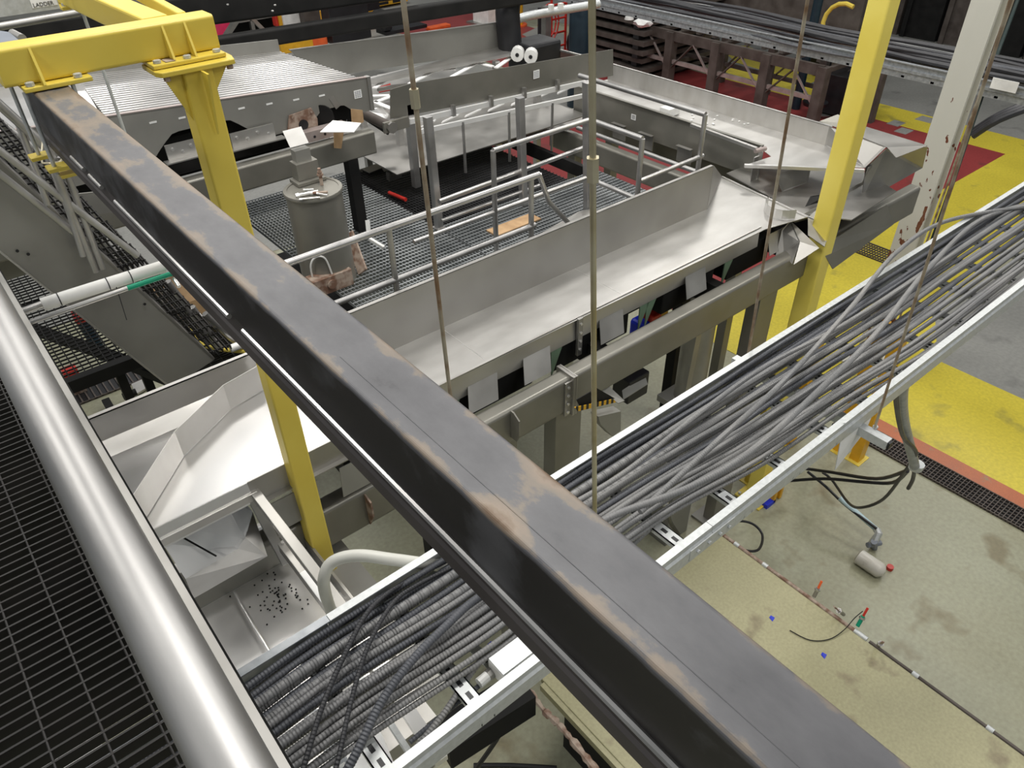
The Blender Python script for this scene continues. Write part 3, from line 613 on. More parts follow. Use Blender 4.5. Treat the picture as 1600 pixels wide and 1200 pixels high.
# square tube frame, chute and table at the left end
fr = thing('chute_frame', 'stainless square tube frame around the discharge chute at lower left', 'frame', V(.45, 2.9, 2.95))
G().bar(V(.13, 3.02, 2.86), V(.69, 3.02, 2.86), .05, .05).out('front_tube', 'steel', fr, bev=.003)
G().bar(V(.68, 3.06, 2.86), V(.69, 2.10, 2.92), .05, .05).out('side_tube', 'steel_dull', fr, bev=.003)
G().bar(V(.69, 2.86, 3.15), V(.69, 1.90, 3.15), .035, .07).out('lower_tube', 'steel_dull', fr, bev=.003)
G().bar(V(.66, 3.02, 2.88), V(.70, 2.92, 3.35), .05, .035, (0, 1, 0)).out('leg', 'steel_dull', fr, bev=.003)
G().cyl(V(.70, 2.84, 3.15), V(.70, 2.84, 3.10), .012).out('bolt', 'steel_bright', fr)
G().bar(V(.695, 2.60, 3.112), V(.695, 2.15, 3.112), .045, .01).out('white_strip', 'paper', fr)
ch = thing('discharge_chute', 'bright sloped stainless chute below the square tube frame', 'chute', V(.4, 3.0, 3.4))
G().sheet([P(235, 808, 2.95), P(340, 768, 2.95), P(362, 757, 2.95), P(395, 800, 3.05), P(383, 842, 3.15), P(340, 872, 3.2), P(258, 820, 3.0)], .004).out('upper_sheet', 'steel_white', ch)
G().sheet([P(255, 850, 3.1), P(330, 812, 3.1), P(382, 845, 3.15), P(372, 860, 3.18), P(290, 905, 3.22)], .004).out('lower_sheet', 'steel_white', ch)
G().sheet([P(290, 905, 3.2), P(372, 858, 3.16), P(383, 840, 3.13), P(395, 800, 3.1), P(418, 869, 3.2), P(303, 935, 3.27)], .004).out('front_lip', 'steel', ch)
G().bar(P(272, 832, 3.04), P(338, 869, 3.12), .008, .006).out('slot_edge', 'dark', ch)
tb = thing('inspection_table', 'stainless tank top with debris and a thin rod at lower left', 'table', V(.5, 2.7, 3.7))
G().sheet([V(-.1, 3.45, 3.45), V(.86, 3.35, 3.45), V(.86, 2.0, 3.45), V(-.1, 1.7, 3.45)], .01, (0, 0, 1)).out('top', 'steel_bright', tb)
G().box(.86, .875, 2.0, 3.4, 3.36, 3.6).out('side_wall', 'steel_dull', tb)
G().sheet([V(.86, 3.35, 3.62), V(1.10, 3.35, 3.62), V(1.10, 1.9, 3.62), V(.86, 1.9, 3.62)], .01, (0, 0, 1)).out('side_shelf', 'plate', tb)
G().cyl(P(366, 925, 3.38), P(425, 1025, 3.38), .009).out('thin_rod', 'steel_bright', tb, smooth=True)
G().box(-.1, .86, 1.7, 3.4, 3.46, 3.9).out('body', 'steel_dull', tb)
g = G(); q_ = random.Random(3)
for i in range(70):
    a = P(q_.gauss(438, 22), q_.gauss(935, 18), 3.445); g.box(a.x, a.x+.008, a.y, a.y+.006, 3.443, 3.449)
g.out('debris', 'dark', tb, kind='stuff')
t = thing('lower_cover', 'white sheet metal cover seen through the tray at the bottom edge', 'cover', V(.4, 1.6, 2.9))
G().sheet([P(515, 1145, 2.9), P(565, 1110, 2.9), P(590, 1130, 2.9), P(625, 1215, 2.9), P(560, 1260, 2.9), P(500, 1260, 2.9)], .03, (0, 0, 1)).out('sheet', 'paper', t, bev=.004)
t = thing('tank_lid', 'bright steel lid under the left end of the conduit bundle', 'lid', V(.3, 2.1, 3.2))
G().sheet([P(395, 1090, 3.0), P(470, 1160, 3.0), P(530, 1290, 3.0), P(400, 1290, 3.0), P(330, 1150, 3.0)], .02, (0, 0, 1)).out('sheet', 'steel_bright', t)

# ================================================================== RIGHT END: transfer chute, cross trough
tc = thing('transfer_chute', 'stainless transfer chute with upright plates where the pan meets the cross trough', 'chute', V(6.0, 3.4, 3.4))
# curved lip around the end of the pan
ctr = P(1226, 330, 2.98); arc = []
for k in range(9):
    a = math.radians(95+k*19); arc.append((ctr.x+.20*math.cos(a), ctr.y+.17*math.sin(a)))
g = G()
for k in range(8):
    a, b = arc[k], arc[k+1]
    g.add([V(*a, 2.89), V(*b, 2.89), V(*b, 2.975), V(*a, 2.975)], [(0, 1, 2, 3)]); g.add([V(a[0]+.004, a[1]+.004, 2.89), V(b[0]+.004, b[1]+.004, 2.89), V(b[0]+.004, b[1]+.004, 2.975), V(a[0]+.004, a[1]+.004, 2.975)], [(0, 1, 2, 3)])
g.out('curved_lip', 'steel_bright', tc, smooth=True)
def pl(name, pts, mat='steel', th=.006, par=None):
    return G().sheet([P(*p) for p in pts], th).out(name, mat, par or tc)
pl('receiving_pan', [(1135, 272, 3.05), (1160, 262, 3.05), (1350, 270, 3.05), (1400, 300, 3.05), (1330, 345, 3.05), (1250, 335, 3.05)], 'steel_dull', .01)
G().bar(P(1128, 276, 2.97), P(1272, 343, 2.97), .010, .012).out('pan_edge_strip', 'steel_bright', tc)
pl('upright_plate', [(1212, 275, 2.85), (1268, 250, 2.85), (1262, 285, 3.02), (1222, 300, 3.04)], 'steel_dull')
pl('upright_plate', [(1356, 262, 2.78), (1400, 232, 2.78), (1392, 258, 2.90), (1346, 288, 2.98)], 'steel_dull')
pl('side_plate', [(1236, 345, 3.02), (1340, 286, 3.02), (1428, 240, 3.02), (1436, 258, 3.12), (1345, 318, 3.18), (1242, 348, 3.08)], 'plate')
pl('channel_plate', [(1258, 323, 2.98), (1266, 307, 2.95), (1300, 302, 2.95), (1296, 312, 3.0)], 'dark')
pl('wedge_plate', [(1235, 345, 3.04), (1250, 378, 3.14), (1238, 413, 3.28), (1224, 398, 3.28), (1212, 400, 3.28), (1222, 360, 3.1)], 'steel_dull')
pl('wedge_plate', [(1235, 345, 3.04), (1280, 388, 3.16), (1240, 414, 3.29), (1250, 378, 3.14)], 'steel_dull')
pl('hood_plate', [(1262, 340, 3.0), (1288, 318, 2.98), (1300, 352, 3.06), (1288, 386, 3.16), (1262, 368, 3.10)], 'steel_dull')
pl('outer_plate', [(1288, 400, 3.3), (1300, 375, 3.2), (1385, 320, 3.15), (1395, 350, 3.4), (1300, 420, 3.5)], 'frame', .01)
G().box(5.75, 7.7, 3.17, 3.80, 3.34, 3.36).out('bottom_plate', 'dark', tc)
G().sheet([V(5.65, 3.8, 3.1), V(7.4, 3.8, 3.1), V(7.4, 3.8, 3.36), V(5.65, 3.8, 3.36)], .01).out('back_plate', 'plate', tc)
lt = thing('cross_trough', 'wide stainless cross trough along the platform with bent right end', 'trough', V(6.7, 4.8, 3.0))
XW = 7.06
G().sheet([V(XW, 6.75, 2.60), V(XW, 3.72, 2.60), V(XW, 3.72, 2.79), V(XW, 6.75, 2.79)], .005, (-1, 0, 0)).box(XW, XW+.03, 3.7, 6.75, 2.598, 2.604).out('far_wall', 'steel', lt)
G().sheet([V(6.50, 6.75, 2.79), V(XW, 6.75, 2.79), V(XW, 3.72, 2.79), P(1352, 262, 2.79), P(1164, 258, 2.79), V(6.42, 3.9, 2.79), V(6.50, 4.05, 2.79)], .005, (0, 0, 1)).out('floor_pan', 'steel_pan', lt)
G().box(6.49, 6.50, 4.05, 6.75, 2.74, 3.08).box(6.46, 6.50, 4.05, 6.75, 2.735, 2.741).out('near_wall', 'frame', lt)
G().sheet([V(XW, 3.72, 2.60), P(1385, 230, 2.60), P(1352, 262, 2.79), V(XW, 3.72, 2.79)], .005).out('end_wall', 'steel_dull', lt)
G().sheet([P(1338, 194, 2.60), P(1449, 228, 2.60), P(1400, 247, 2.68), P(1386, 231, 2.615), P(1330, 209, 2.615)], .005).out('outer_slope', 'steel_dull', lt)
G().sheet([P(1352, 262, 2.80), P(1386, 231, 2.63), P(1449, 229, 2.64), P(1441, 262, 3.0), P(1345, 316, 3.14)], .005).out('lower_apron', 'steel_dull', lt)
G().sheet([P(1280, 190, 2.62), P(1309, 179, 2.55), P(1340, 194, 2.59), P(1332, 208, 2.66), P(1303, 198, 2.64)], .005).out('corner_box', 'frame', lt)
G().bar(P(1163, 259, 2.80), P(1240, 262, 2.80), .03, .03).bar(P(1240, 262, 2.80), P(1350, 267, 2.80), .03, .03).out('lip_angle', 'steel_bright', lt)
G().bar(P(1080, 195, 2.70), P(1182, 233, 2.70), .035, .03).out('hinge_angle', 'steel', lt)
G().cyl(P(1180, 236, 2.70), P(1196, 232, 2.70), .022).out('hinge_roller', 'pinkmetal', lt)
g = G().box(6.38, 6.40, 3.98, 4.02, 2.72, 3.05).box(6.30, 6.40, 4.0, 4.012, 2.80, 3.1)
g.out('bolted_flange', 'steel', lt)
for px_ in (970, 1012, 1072):
    a = PX(px_, {970: 195, 1012: 212, 1072: 232}[px_], 6.42)
    G().box(6.40, 6.41, a.y-.10, a.y+.10, 2.98, 3.15).box(6.36, 6.41, a.y-.10, a.y+.10, 2.975, 2.98).out('spring_bracket', 'steel_dull', lt)
for i, (px_, py_) in enumerate(((990, 183),)):
    a = PX(px_, py_, 6.485); s_ = G().box(6.482, 6.486, a.y-.035, a.y+.035, EYE-a.z-.03, EYE-a.z+.03).out('small_label', 'paper', lt)
    g = G()
    for k in range(3): g.box(6.480, 6.482, a.y-.025, a.y+.022, EYE-a.z-.02+k*.016, EYE-a.z-.014+k*.016)
    g.out('print_lines', 'black', s_)
bx = P(1046, 178, 2.78)
t = thing('plastic_tub', 'small translucent white tub standing in the cross trough', 'tub', bx); G().box(bx.x-.09, bx.x+.09, bx.y-.07, bx.y+.07, 2.70, 2.785).out('tub', 'white', t, bev=.006); G().box(bx.x-.075, bx.x+.075, bx.y-.055, bx.y+.055, 2.698, 2.702).out('inside', 'paper', t)
cb = thing('support_frame', 'grey painted beam under the cross trough with legs', 'frame', V(6.4, 5, 6.5))
G().prof(V(6.30, 4.05, 3.35), V(6.30, 6.9, 3.35), rbox(.12, .26, .03)).out('beam', 'frame', cb)
G().prof(V(6.95, 3.2, 3.35), V(6.95, 6.9, 3.35), rbox(.12, .26, .03)).out('beam', 'frame', cb)
for y in (4.4, 6.5):
    for x in (6.3, 6.95): G().box(x-.06, x+.06, y-.06, y+.06, 3.47, 6.5).out('leg', 'frame', cb)
pr_ = thing('product_residue', 'pale streaks of residue lying in the cross trough', 'residue', P(1140, 190, 2.785)); pr_['kind'] = 'stuff'
g = G(); q_ = random.Random(5)
for i in range(26):
    a = P(1080+q_.random()*120, 175+q_.random()*20, 2.785)
    if a.x < 7.0 and a.x > 6.6: g.box(a.x-.01, a.x+.012, a.y-.008, a.y+.008, 2.778, 2.786)
g.out('crumbs', 'steel_white', pr_)

# ================================================================== MID PLATFORM with guard rails
pf = thing('mid_platform', 'dark bar grating platform between the drum and the guard rails', 'platform', V(4, 5, 3.4))
def grat(par, x0, x1, y0, y1, h, px=.1, py=.03, mat='gratingm', tx=.005, ty=.0045, name='grating', deep='y'):
    g = G(); y = y0
    while y < y1: g.box(x0, x1, y, y+ty, h-(.001 if deep == 'x' else 0), h+(.03 if deep == 'y' else .006)); y += py
    x = x0
    while x < x1: g.box(x, x+tx, y0, y1, h-(.001 if deep == 'y' else 0), h+(.03 if deep == 'x' else .006)); x += px
    return g.out(name, mat, par, kind='stuff')
grat(pf, 2.3, 3.62, 3.98, 7.4, 3.25, .034, .055, 'gratinglight', deep='x', tx=.004, ty=.011)
grat(pf, 3.64, 4.7, 3.98, 5.6, 3.25, .034, .055, 'gratinglight', deep='x', tx=.004, ty=.011)
grat(pf, 4.72, 5.75, 3.98, 5.6, 3.25, .034, .055, 'gratinglight', deep='x', tx=.004, ty=.011)
grat(pf, 3.64, 5.4, 5.62, 7.4, 3.28, .034, .055, 'gratingd', name='dark_grating', deep='x')
for y in (3.97, 5.6, 7.4): G().box(1.9, 5.8, y-.03, y+.03, 3.282, 3.42).out('edge_channel', 'plate', pf)
for x in (2.2, 3.63, 5.78): G().box(x-.03, x+.03, 3.97, 7.4, 3.282, 3.42).out('joist', 'dark', pf)
for x, y in ((2.3, 4.1), (5.6, 4.1), (2.3, 7.2), (5.6, 7.2)): G().box(x-.06, x+.06, y-.06, y+.06, 3.42, 6.5).out('leg', 'dark', pf)
G().box(2.25, 5.7, 4.02, 7.35, 3.9, 3.92).out('dark_backing', 'dark', pf)  # dark sheet added below so the grating gaps read black
a = P(800, 352, 3.24); G().box(a.x-.25, a.x+.3, a.y-.08, a.y+.08, 3.235, 3.249).out('wooden_edge_board', 'wood', pf)
G().sheet([P(960, 345, 3.2), P(832, 372, 3.2), P(905, 330, 3.2), P(925, 326, 3.2)], .005, (0, 0, 1)).out('kick_plate', 'steel_dull', pf)

fg = thing('guard_rail', 'bright pipe guard rail running beside the long conveyor pan', 'guard rail', V(2.6, 3.98, 3.25))
YG = 3.98
def tubeY(a, b, r, name, par, mat='railgrey', **k): return G().tube([a, b], r, 12).out(name, mat, par, smooth=True)
pA = PY(440, 410, YG); pB = PY(830, 280, YG)
G().tube([V(1.2, YG, 2.19), V(3.42, YG, 2.19), V(3.5, YG, 2.19)], .024, 14).out('top_rail', 'railgrey', fg, smooth=True)
G().tube([V(1.2, YG, 2.58), V(3.46, YG, 2.58)], .022, 14).out('mid_rail', 'rail', fg, smooth=True)
for px_ in (608, 830):
    x = PY(px_, 360 if px_ == 608 else 285, YG).x; tubeY(V(x, YG, 2.19), V(x, YG, 3.25), .021, 'post', fg)
G().tube([V(3.5, YG, 2.19), V(3.62, YG+.02, 2.45), V(3.86, YG+.03, 2.72)], .02, 12).out('end_brace', 'railgrey', fg, smooth=True)
hl = thing('painted_handle', 'flat white upright bar leaning behind the guard rail beside the drum', 'bar', P(590, 385, 3.2))
a, b, c = P(574, 344, 3.0), P(577, 373, 3.15), P(600, 387, 3.2)
G().bar(a, b, .045, .008, (0, 1, 0)).bar(b, c, .03, .03).out('bar', 'white', hl, bev=.003)

g2_ = thing('guard_rail', 'stepped guard rail with tall square posts in the middle of the platform', 'guard rail', V(4.2, 4.6, 3.25))
r1 = V(3.56, 4.6, 2.2); r2 = V(4.60, 4.6, 2.2)
XP3 = 4.60
tubeY(V(3.56, 4.6, 2.2), V(XP3, 4.6, 2.2), .022, 'top_rail', g2_)
tubeY(V(3.56, 4.6, 2.2), V(3.56, 4.6, 3.25), .022, 'post', g2_)
tubeY(V(3.56, 4.6, 2.72), V(XP3, 4.6, 2.72), .022, 'mid_rail', g2_)
tubeY(V(2.75, 4.6, 2.72), V(3.56, 4.6, 2.72), .018, 'mid_rail', g2_)
# tall square posts carrying the belt side
for a, b, w_ in (((668, 182), (686, 356), .07), ((812, 152), (818, 268), .07), ((918, 128), (919, 330), .075)):
    B = P(b[0], b[1], 3.25) if b[1] > 300 else P(b[0], b[1], 2.9)
    T = PY(a[0], a[1], B.y)
    G().prof((B.x, B.y, EYE-3.25), (T.x, T.y, T.z), rbox(w_, w_, .01), (0, 1, 0)).out('square_post', 'railgrey', g2_)
B = P(686, 356, 3.25)
G().box(B.x-.05, B.x+.05, B.y-.05, B.y+.05, 3.24, 3.25).out('foot_plate', 'railgrey', g2_)
tubeY(P(690, 345, 3.1), P(690, 345, 3.1)+Vector((1.25, 0, 0)), .018, 'low_rail', g2_)
tubeY(P(686, 315, 2.9), P(920, 228, 2.9), .024, 'low_rail', g2_)

g3 = thing('guard_rail', 'bright polished corner guard rail beside the cross trough', 'guard rail', V(5.3, 4.4, 3.25))
c1 = V(5.45, 4.02, 2.2); c0 = V(5.78, 5.53, 2.2)
tubeY(V(5.45, 5.6, 2.2), c1, .024, 'top_rail', g3, 'rail'); tubeY(c1, c1+Vector((0, 0, -1.05)), .022, 'post', g3)
tubeY(V(5.45, 5.6, 2.72), c1+Vector((0, 0, -.52)), .022, 'mid_rail', g3, 'rail')
tubeY(V(4.62, 4.55, 2.2), V(4.62, 3.99, 2.2), .023, 'top_rail', g3, 'rail'); tubeY(V(4.62, 3.99, 2.2), V(4.62, 3.99, 3.25), .022, 'post', g3)
tubeY(V(4.62, 4.55, 2.72), V(4.62, 3.99, 2.72), .022, 'mid_rail', g3, 'rail')
tubeY(PY(1000, 283, 3.99), PY(1098, 243, 4.02), .02, 'cross_rail', g3)

# ---- drum
dc = P(503, 418, 3.25); top_h = 2.45
D = P(489, 296, top_h)
dr = thing('steel_drum', 'grey steel cylinder on the platform with bolts and tools on its lid', 'drum', V(D.x, D.y, 3.25))
G().lathe(V(D.x, D.y, 3.25), [(.235, 0), (.225, .04), (.225, .40), (.222, .78), (.235, .785), (.238, .80), (.232, .812), (.205, .812), (.205, .806)], 40).out('shell', 'frame', dr, smooth=True)
G().tube([V(D.x-.20, D.y-.13, 3.22), V(D.x-.22, D.y-.17, 3.0), V(D.x-.17, D.y-.19, 2.92), V(D.x-.1, D.y-.21, 2.95), V(D.x-.07, D.y-.22, 3.1)], .008, 8, smooth=5).out('wire_handle', 'white', dr, smooth=True)
g = thing('drum_base', 'pale rusty plate with a round boss at the foot of the drum', 'plate', P(515, 450, 3.25))
a = P(510, 448, 3.25); G().box(a.x-.16, a.x+.2, a.y-.12, a.y+.02, 3.10, 3.25).out('block', 'rust', g, bev=.004); G().cyl((a.x, a.y-.12, EYE-3.17), (a.x, a.y-.135, EYE-3.17), .04).out('boss', 'rust', g, smooth=True)
a = P(560, 400, 3.2); t = thing('wood_prop', 'slanting brown plank leaning behind the drum', 'plank', a); G().bar(P(545, 365, 3.0), P(567, 425, 3.22), .02, .10, (0, 1, .3)).out('plank', 'rust', t)
LT = top_h-.008
objs = [('socket_tube', 'silver tube lying on the drum lid, longest of the tools', (462, 306), (497, 299), .013, 'steel_bright'), ('pipe_piece', 'brownish pipe piece lying across the drum lid', (485, 302), (512, 300), .011, 'rust'),
        ('long_bolt', 'long bolt lying at the front of the drum lid', (468, 312), (500, 309), .009, 'steel'), ('short_bolt', 'short bolt pointing to the back of the drum lid', (474, 297), (490, 296), .008, 'galv'), ('thin_wrench', 'thin wrench at the right edge of the drum lid', (495, 302), (512, 305), .006, 'steel_bright')]
for nm, lb_, a, b, r, mt in objs:
    A_ = P(*a, LT-.015); B_ = P(*b, LT-.015); t = thing(nm, lb_, 'tool', A_); G().cyl(A_, B_, r, 8).out('shank', mt, t, smooth=True); G().tube([A_, A_+(B_-A_)*.14], r*1.5, 6).out('head', 'steel_bright', t)
t = thing('upright_bolt', 'rust-red bolt standing upright on the drum lid', 'bolt', P(503, 285, LT)); a = P(503, 289, LT); G().tube([a, a+Vector((0, 0, .14))], .014, 8).out('shank', 'rust', t); G().hexn(a+Vector((0, 0, .08)), .026, .016).hexn(a+Vector((0, 0, .10)), .02, .016).out('nut', 'rust', t)
t = thing('machine_foot', 'grey stepped mounting block standing on the drum under the side plate beam', 'block', P(480, 290, LT)); a = P(488, 286, LT)
G().box(a.x-.13, a.x+.12, a.y-.02, a.y+.14, LT-.03, LT).out('base', 'frame', t, bev=.004); G().box(a.x-.10, a.x+.09, a.y+.02, a.y+.14, LT-.17, LT-.03).out('body', 'frame', t, bev=.004); G().box(a.x-.07, a.x+.06, a.y+.06, a.y+.14, LT-.26, LT-.17).out('neck', 'plate', t)
G().sheet([V(a.x-.10, a.y+.06, LT-.30), V(a.x+.06, a.y+.06, LT-.30), V(a.x+.07, a.y+.17, LT-.40), V(a.x-.09, a.y+.17, LT-.40)], .01, (0, 0, 1)).out('cover_plate', 'steel', t)

# ================================================================== UPPER LEFT: bar deck screen with side plate
bd = thing('bar_deck_screen', 'grey bar deck screen with notched side plate and shiny slatted top', 'screen', V(2.2, 6.9, 2.5))
def hp_(x): return 1.79+(x-1.04)*.0672          # side plate top slopes down to the right
XA, XB = -.4, 3.43
YP = 6.2
SC = 2.40
pts = [(XA, hp_(XA)), (XB, hp_(XB)), (XB, 2.235)]
def arcpts(x0, x1, hb, ht):                      # an arched cut-out in the plate's lower edge
    o = []
    for k in range(17):
        t = k/16; x = x1+(x0-x1)*t; o.append((x, hb-(hb-ht)*min(1, 1.35*math.sin(math.pi*t))))
    return o
pts += arcpts(2.80, 3.26, 2.235, 2.13)
pts += arcpts(1.40, 2.35, 2.235, 2.02)
pts += arcpts(-.2, .75, 2.235, 2.0)
pts += [(XA, 2.235)]
v = [V(x, YP, h) for x, h in pts]
bm = bmesh.new(); vs_ = [bm.verts.new(p) for p in v]; bm.faces.new(vs_)
r = bmesh.ops.extrude_face_region(bm, geom=list(bm.faces)); bmesh.ops.translate(bm, verts=[e for e in r['geom'] if isinstance(e, bmesh.types.BMVert)], vec=(0, .012, 0))
bmesh.ops.triangulate(bm, faces=[f for f in bm.faces if len(f.verts) > 4])
me = bpy.data.meshes.new('side_plate'); bm.verts.ensure_lookup_table(); bmesh.ops.translate(bm, verts=bm.verts, vec=-ORG[bd]); bmesh.ops.recalc_face_normals(bm, faces=bm.faces); bm.to_mesh(me); bm.free()
me.materials.append(M['plate']); o = bpy.data.objects.new('side_plate', me); C.objects.link(o); o.parent = bd
G().bar(V(XA, YP+.01, hp_(XA)-.004), V(XB, YP+.01, hp_(XB)-.004), .035, .008).out('top_flange', 'pinkmetal', bd)
G().box(XB-.03, XB+.005, YP-.015, YP+.04, hp_(XB)-.01, 2.235).out('end_flange', 'steel_dull', bd)
def dk(x, y, dh=0): return V(x, y, hp_(x)+.035+dh)
DX0, DX1 = 1.35, 3.40
YF = 7.62
G().sheet([dk(XA, YP+.03, .05), dk(DX1, YP+.03, .05), dk(DX1-.15, YF, .05), dk(XA, YF, .05)], .006, (0, 0, 1)).out('deck_pan', 'steel_dull', bd)
G().sheet([dk(XA, YP+.03, .0), dk(DX0-.15, YP+.03, .0), dk(DX0+.05, YF, .0), dk(XA, YF, .0)], .006, (0, 0, 1)).out('plain_sheet', 'steel_bright', bd)
n_ = 22
for i in range(n_):
    y = YP+.06+(YF-YP-.08)*i/(n_-1)
    G().bar(dk(DX0-.12+.15*(i/n_), y, .0), dk(DX1-.15*i/n_, y, .0), .036, .025).out('deck_bar', 'steel_bright', bd)
G().sheet([V(DX1-.15, YF, hp_(DX1)-.10), V(XA, YF, hp_(XA)-.10), V(XA, YF, hp_(XA)+.2), V(DX1-.15, YF, hp_(DX1)+.2)], .012, (0, 1, 0)).out('far_side_plate', 'plate', bd)
for i, x in enumerate((1.22, 1.50, 1.72, 1.95, 2.20, 2.44, 2.68, 2.92)):
    G().box(x, x+.055, YP-.004, YP+.0, hp_(x)+.085, hp_(x)+.098).out('pale_slot', 'paper', bd)
x = PY(637/4+400, 590/4, YP).x
def sticker(px_, py_, Y, w_, h_, par):
    a = PY(px_, py_, Y); s_ = G().box(a.x-w_/2, a.x+w_/2, Y-.003, Y, EYE-a.z-h_/2, EYE-a.z+h_/2).out('white_sticker', 'paper', par)
    g = G()
    for k in range(4):
        for q in range(3):
            g.box(a.x-w_*.38+q*w_*.27, a.x-w_*.38+q*w_*.27+w_*.2, Y-.0036, Y-.003, EYE-a.z-h_*.34+k*h_*.2, EYE-a.z-h_*.34+k*h_*.2+h_*.09)
    g.out('print_lines', 'slate', s_)
sticker(559, 147, YP-.002, .075, .07, bd)
a = PY(522, 160, YP); G().bar(V(a.x-.02, YP-.003, EYE-a.z-.05), V(a.x+.03, YP-.003, EYE-a.z+.05), .002, .05, (1, 0, 0)).out('tape_patch', 'steel_dull', bd)
# rusty bearing flange
a = PY(473, 194, YP-.01)
fl_ = G(); fl_.sheet([V(a.x-.13, YP-.02, EYE-a.z+.10), V(a.x-.15, YP-.02, EYE-a.z+.02), V(a.x-.11, YP-.02, EYE-a.z-.10), V(a.x+.10, YP-.02, EYE-a.z-.12), V(a.x+.14, YP-.02, EYE-a.z-.02), V(a.x+.13, YP-.02, EYE-a.z+.08)], .012, (0, -1, 0))
fo = fl_.out('rusty_flange', 'rust', bd); G().cyl(V(a.x, YP-.034, EYE-a.z), V(a.x, YP-.02, EYE-a.z), .042, 20).out('bore', 'black', fo)
for dx, dh in ((-.11, .07), (.10, .07), (-.09, -.08), (.09, -.09)): G().hexn(V(a.x+dx, YP-.032, EYE-a.z+dh), .011, .01, (0, -1, 0)).out('bolt', 'rust', fo)
# bolted brackets in the arches
for px_, py_, w_ in ((285, 228, .30), (390, 208, .38)):
    a = PY(px_, py_, YP+.02); h = EYE-a.z
    b_ = G().box(a.x-w_/2, a.x+w_/2, YP-.05, YP-.035, h-.055, h+.06).box(a.x-w_/2-.04, a.x+w_/2+.06, YP-.12, YP-.035, h+.06, h+.07).out('bolted_bracket', 'steel', bd)
    for k in range(4): G().hexn(V(a.x-w_/2+.05+k*w_*.24, YP-.05, h-.015+(k % 2)*.03), .012, .012, (0, -1, 0)).out('bolt', 'steel_bright', b_)
G().box(2.55, 3.08, 6.08, 6.17, 2.24, 2.33).out('pinkish_angle', 'pinkmetal', bd)
for k in range(5): G().hexn(V(2.66+k*.10, 6.08, 2.29), .012, .004, (0, -1, 0)).out('hole', 'black', bd)
G().cyl(V(2.9, 6.2, 2.2), V(3.2, 6.9, 2.2), .12, 18).out('inner_drum', 'dark', bd, smooth=True)
G().box(XA, XB-.1, 6.35, 6.5, 2.1, 2.4).out('inner_frame', 'dark', bd)
G().box(XA, XB-.2, 6.6, 7.5, 2.5, 2.52).out('under_sheet', 'dark', bd)
bb = thing('screen_support_beam', 'grey painted box beam under the bar deck screen', 'beam', V(1.8, 5.95, 2.7))
p0 = PY(0, 338, 6.0); p1 = PY(579, 228, 6.0)
G().prof(V(-.6, 6.06, 2.45), V(3.30, 6.06, 2.45), rbox(.12, .21, .02)).out('beam', 'frame', bb)
for x in (-.5, 3.0): G().box(x, x+.1, 6.0, 6.1, 2.55, 3.25 if x > 1 else 6.5).out('leg', 'dark', bb)
ca = thing('cardboard_piece', 'torn brown cardboard hanging over the beam with white sheet on top', 'cardboard', PY(530, 215, 5.95))
G().sheet([PY(521, 205, 5.97), PY(537, 203, 5.97), PY(533, 232, 5.97), PY(522, 231, 5.97)], .006).out('flap', 'wood', ca)
G().sheet([PY(548, 170, 6.0), PY(566, 172, 6.0), PY(568, 190, 6.0), PY(550, 200, 6.0)], .006).out('flap', 'wood', ca)
a, b, c, d = P(500, 206, 2.18), P(520, 188, 2.14), P(564, 192, 2.14), P(553, 206, 2.18)
t = thing('white_board', 'white sheet resting on the beam with a small dark pin', 'sheet', a); G().sheet([a, b, c, d], .006, (0, 0, 1)).out('sheet', 'paper', t); G().cyl(P(541, 194, 2.16), P(542, 187, 2.13), .004).out('pin', 'black', t)

# ================================================================== REAR MESH CONVEYOR
mc = thing('mesh_conveyor', 'long rear conveyor with tall grey side walls and white cross slats', 'conveyor', V(5.3, 7, 3))
YM = 6.4
a = PY(610, 140, YM); b = PY(958, 77, YM); c = PY(958, 118, YM); d = PY(610, 186, YM); e = PY(640, 131, YM); 
G().sheet([a, e, b, c, d], .008, (0, -1, 0)).out('near_side_wall', 'frame', mc)
G().bar(PY(640, 190, YM-.02), PY(918, 128, YM-.02), .03, .05).out('upper_rail', 'steel_white', mc)
G().bar(PY(655, 206, YM-.02), PY(918, 148, YM-.02), .03, .045).out('lower_rail', 'steel_white', mc)
for px_ in (709, 768, 820, 872):
    a = PY(px_, 172-(px_-709)*.245, YM-.05); G().box(a.x-.02, a.x+.02, YM-.06, YM-.02, EYE-a.z-.05, EYE-a.z+.06).out('clip', 'railgrey', mc)
for px_ in (723, 795, 863):
    a = PY(px_, 190-(px_-723)*.21, YM-.03); G().cyl(a, a+Vector((0, 0, -.55)), .016).out('hanger_strut', 'railgrey', mc)
YQ = 8.35
G().sheet([PY(452, 78, YQ), PY(520, 68, YQ), PY(793, 33, YQ), PY(793, 78, YQ), PY(515, 119, YQ), PY(487, 110, YQ)], .01, (0, 1, 0)).out('far_side_wall', 'plate', mc)
G().bar(PY(452, 78, YQ), PY(793, 32.5, YQ), .03, .008).out('far_wall_flange', 'steel', mc)
yi0 = P(600, 124, 2.64).y; yi1 = P(795, 90, 2.64).y
G().sheet([V(4.0, 8.34, 2.62), V(6.9, 8.34, 2.62), V(6.9, yi1, 2.64), V(4.0, yi0, 2.64)], .006, (0, 0, 1)).out('inner_pan', 'steel', mc)
zz = [((585, 138), (607, 121)), ((607, 121), (640, 118)), ((640, 131), (680, 110)), ((680, 110), (712, 108)), ((706, 120), (746, 98)), ((746, 98), (770, 104)), ((775, 106), (806, 84)), ((582, 150), (608, 149)), ((583, 158), (612, 170)), ((748, 77), (780, 72)), ((760, 88), (800, 86)), ((612, 150), (586, 160))]
for a, b in zz: G().bar(P(*a, 2.68), P(*b, 2.68), .06, .012).out('white_slat', 'paper', mc)
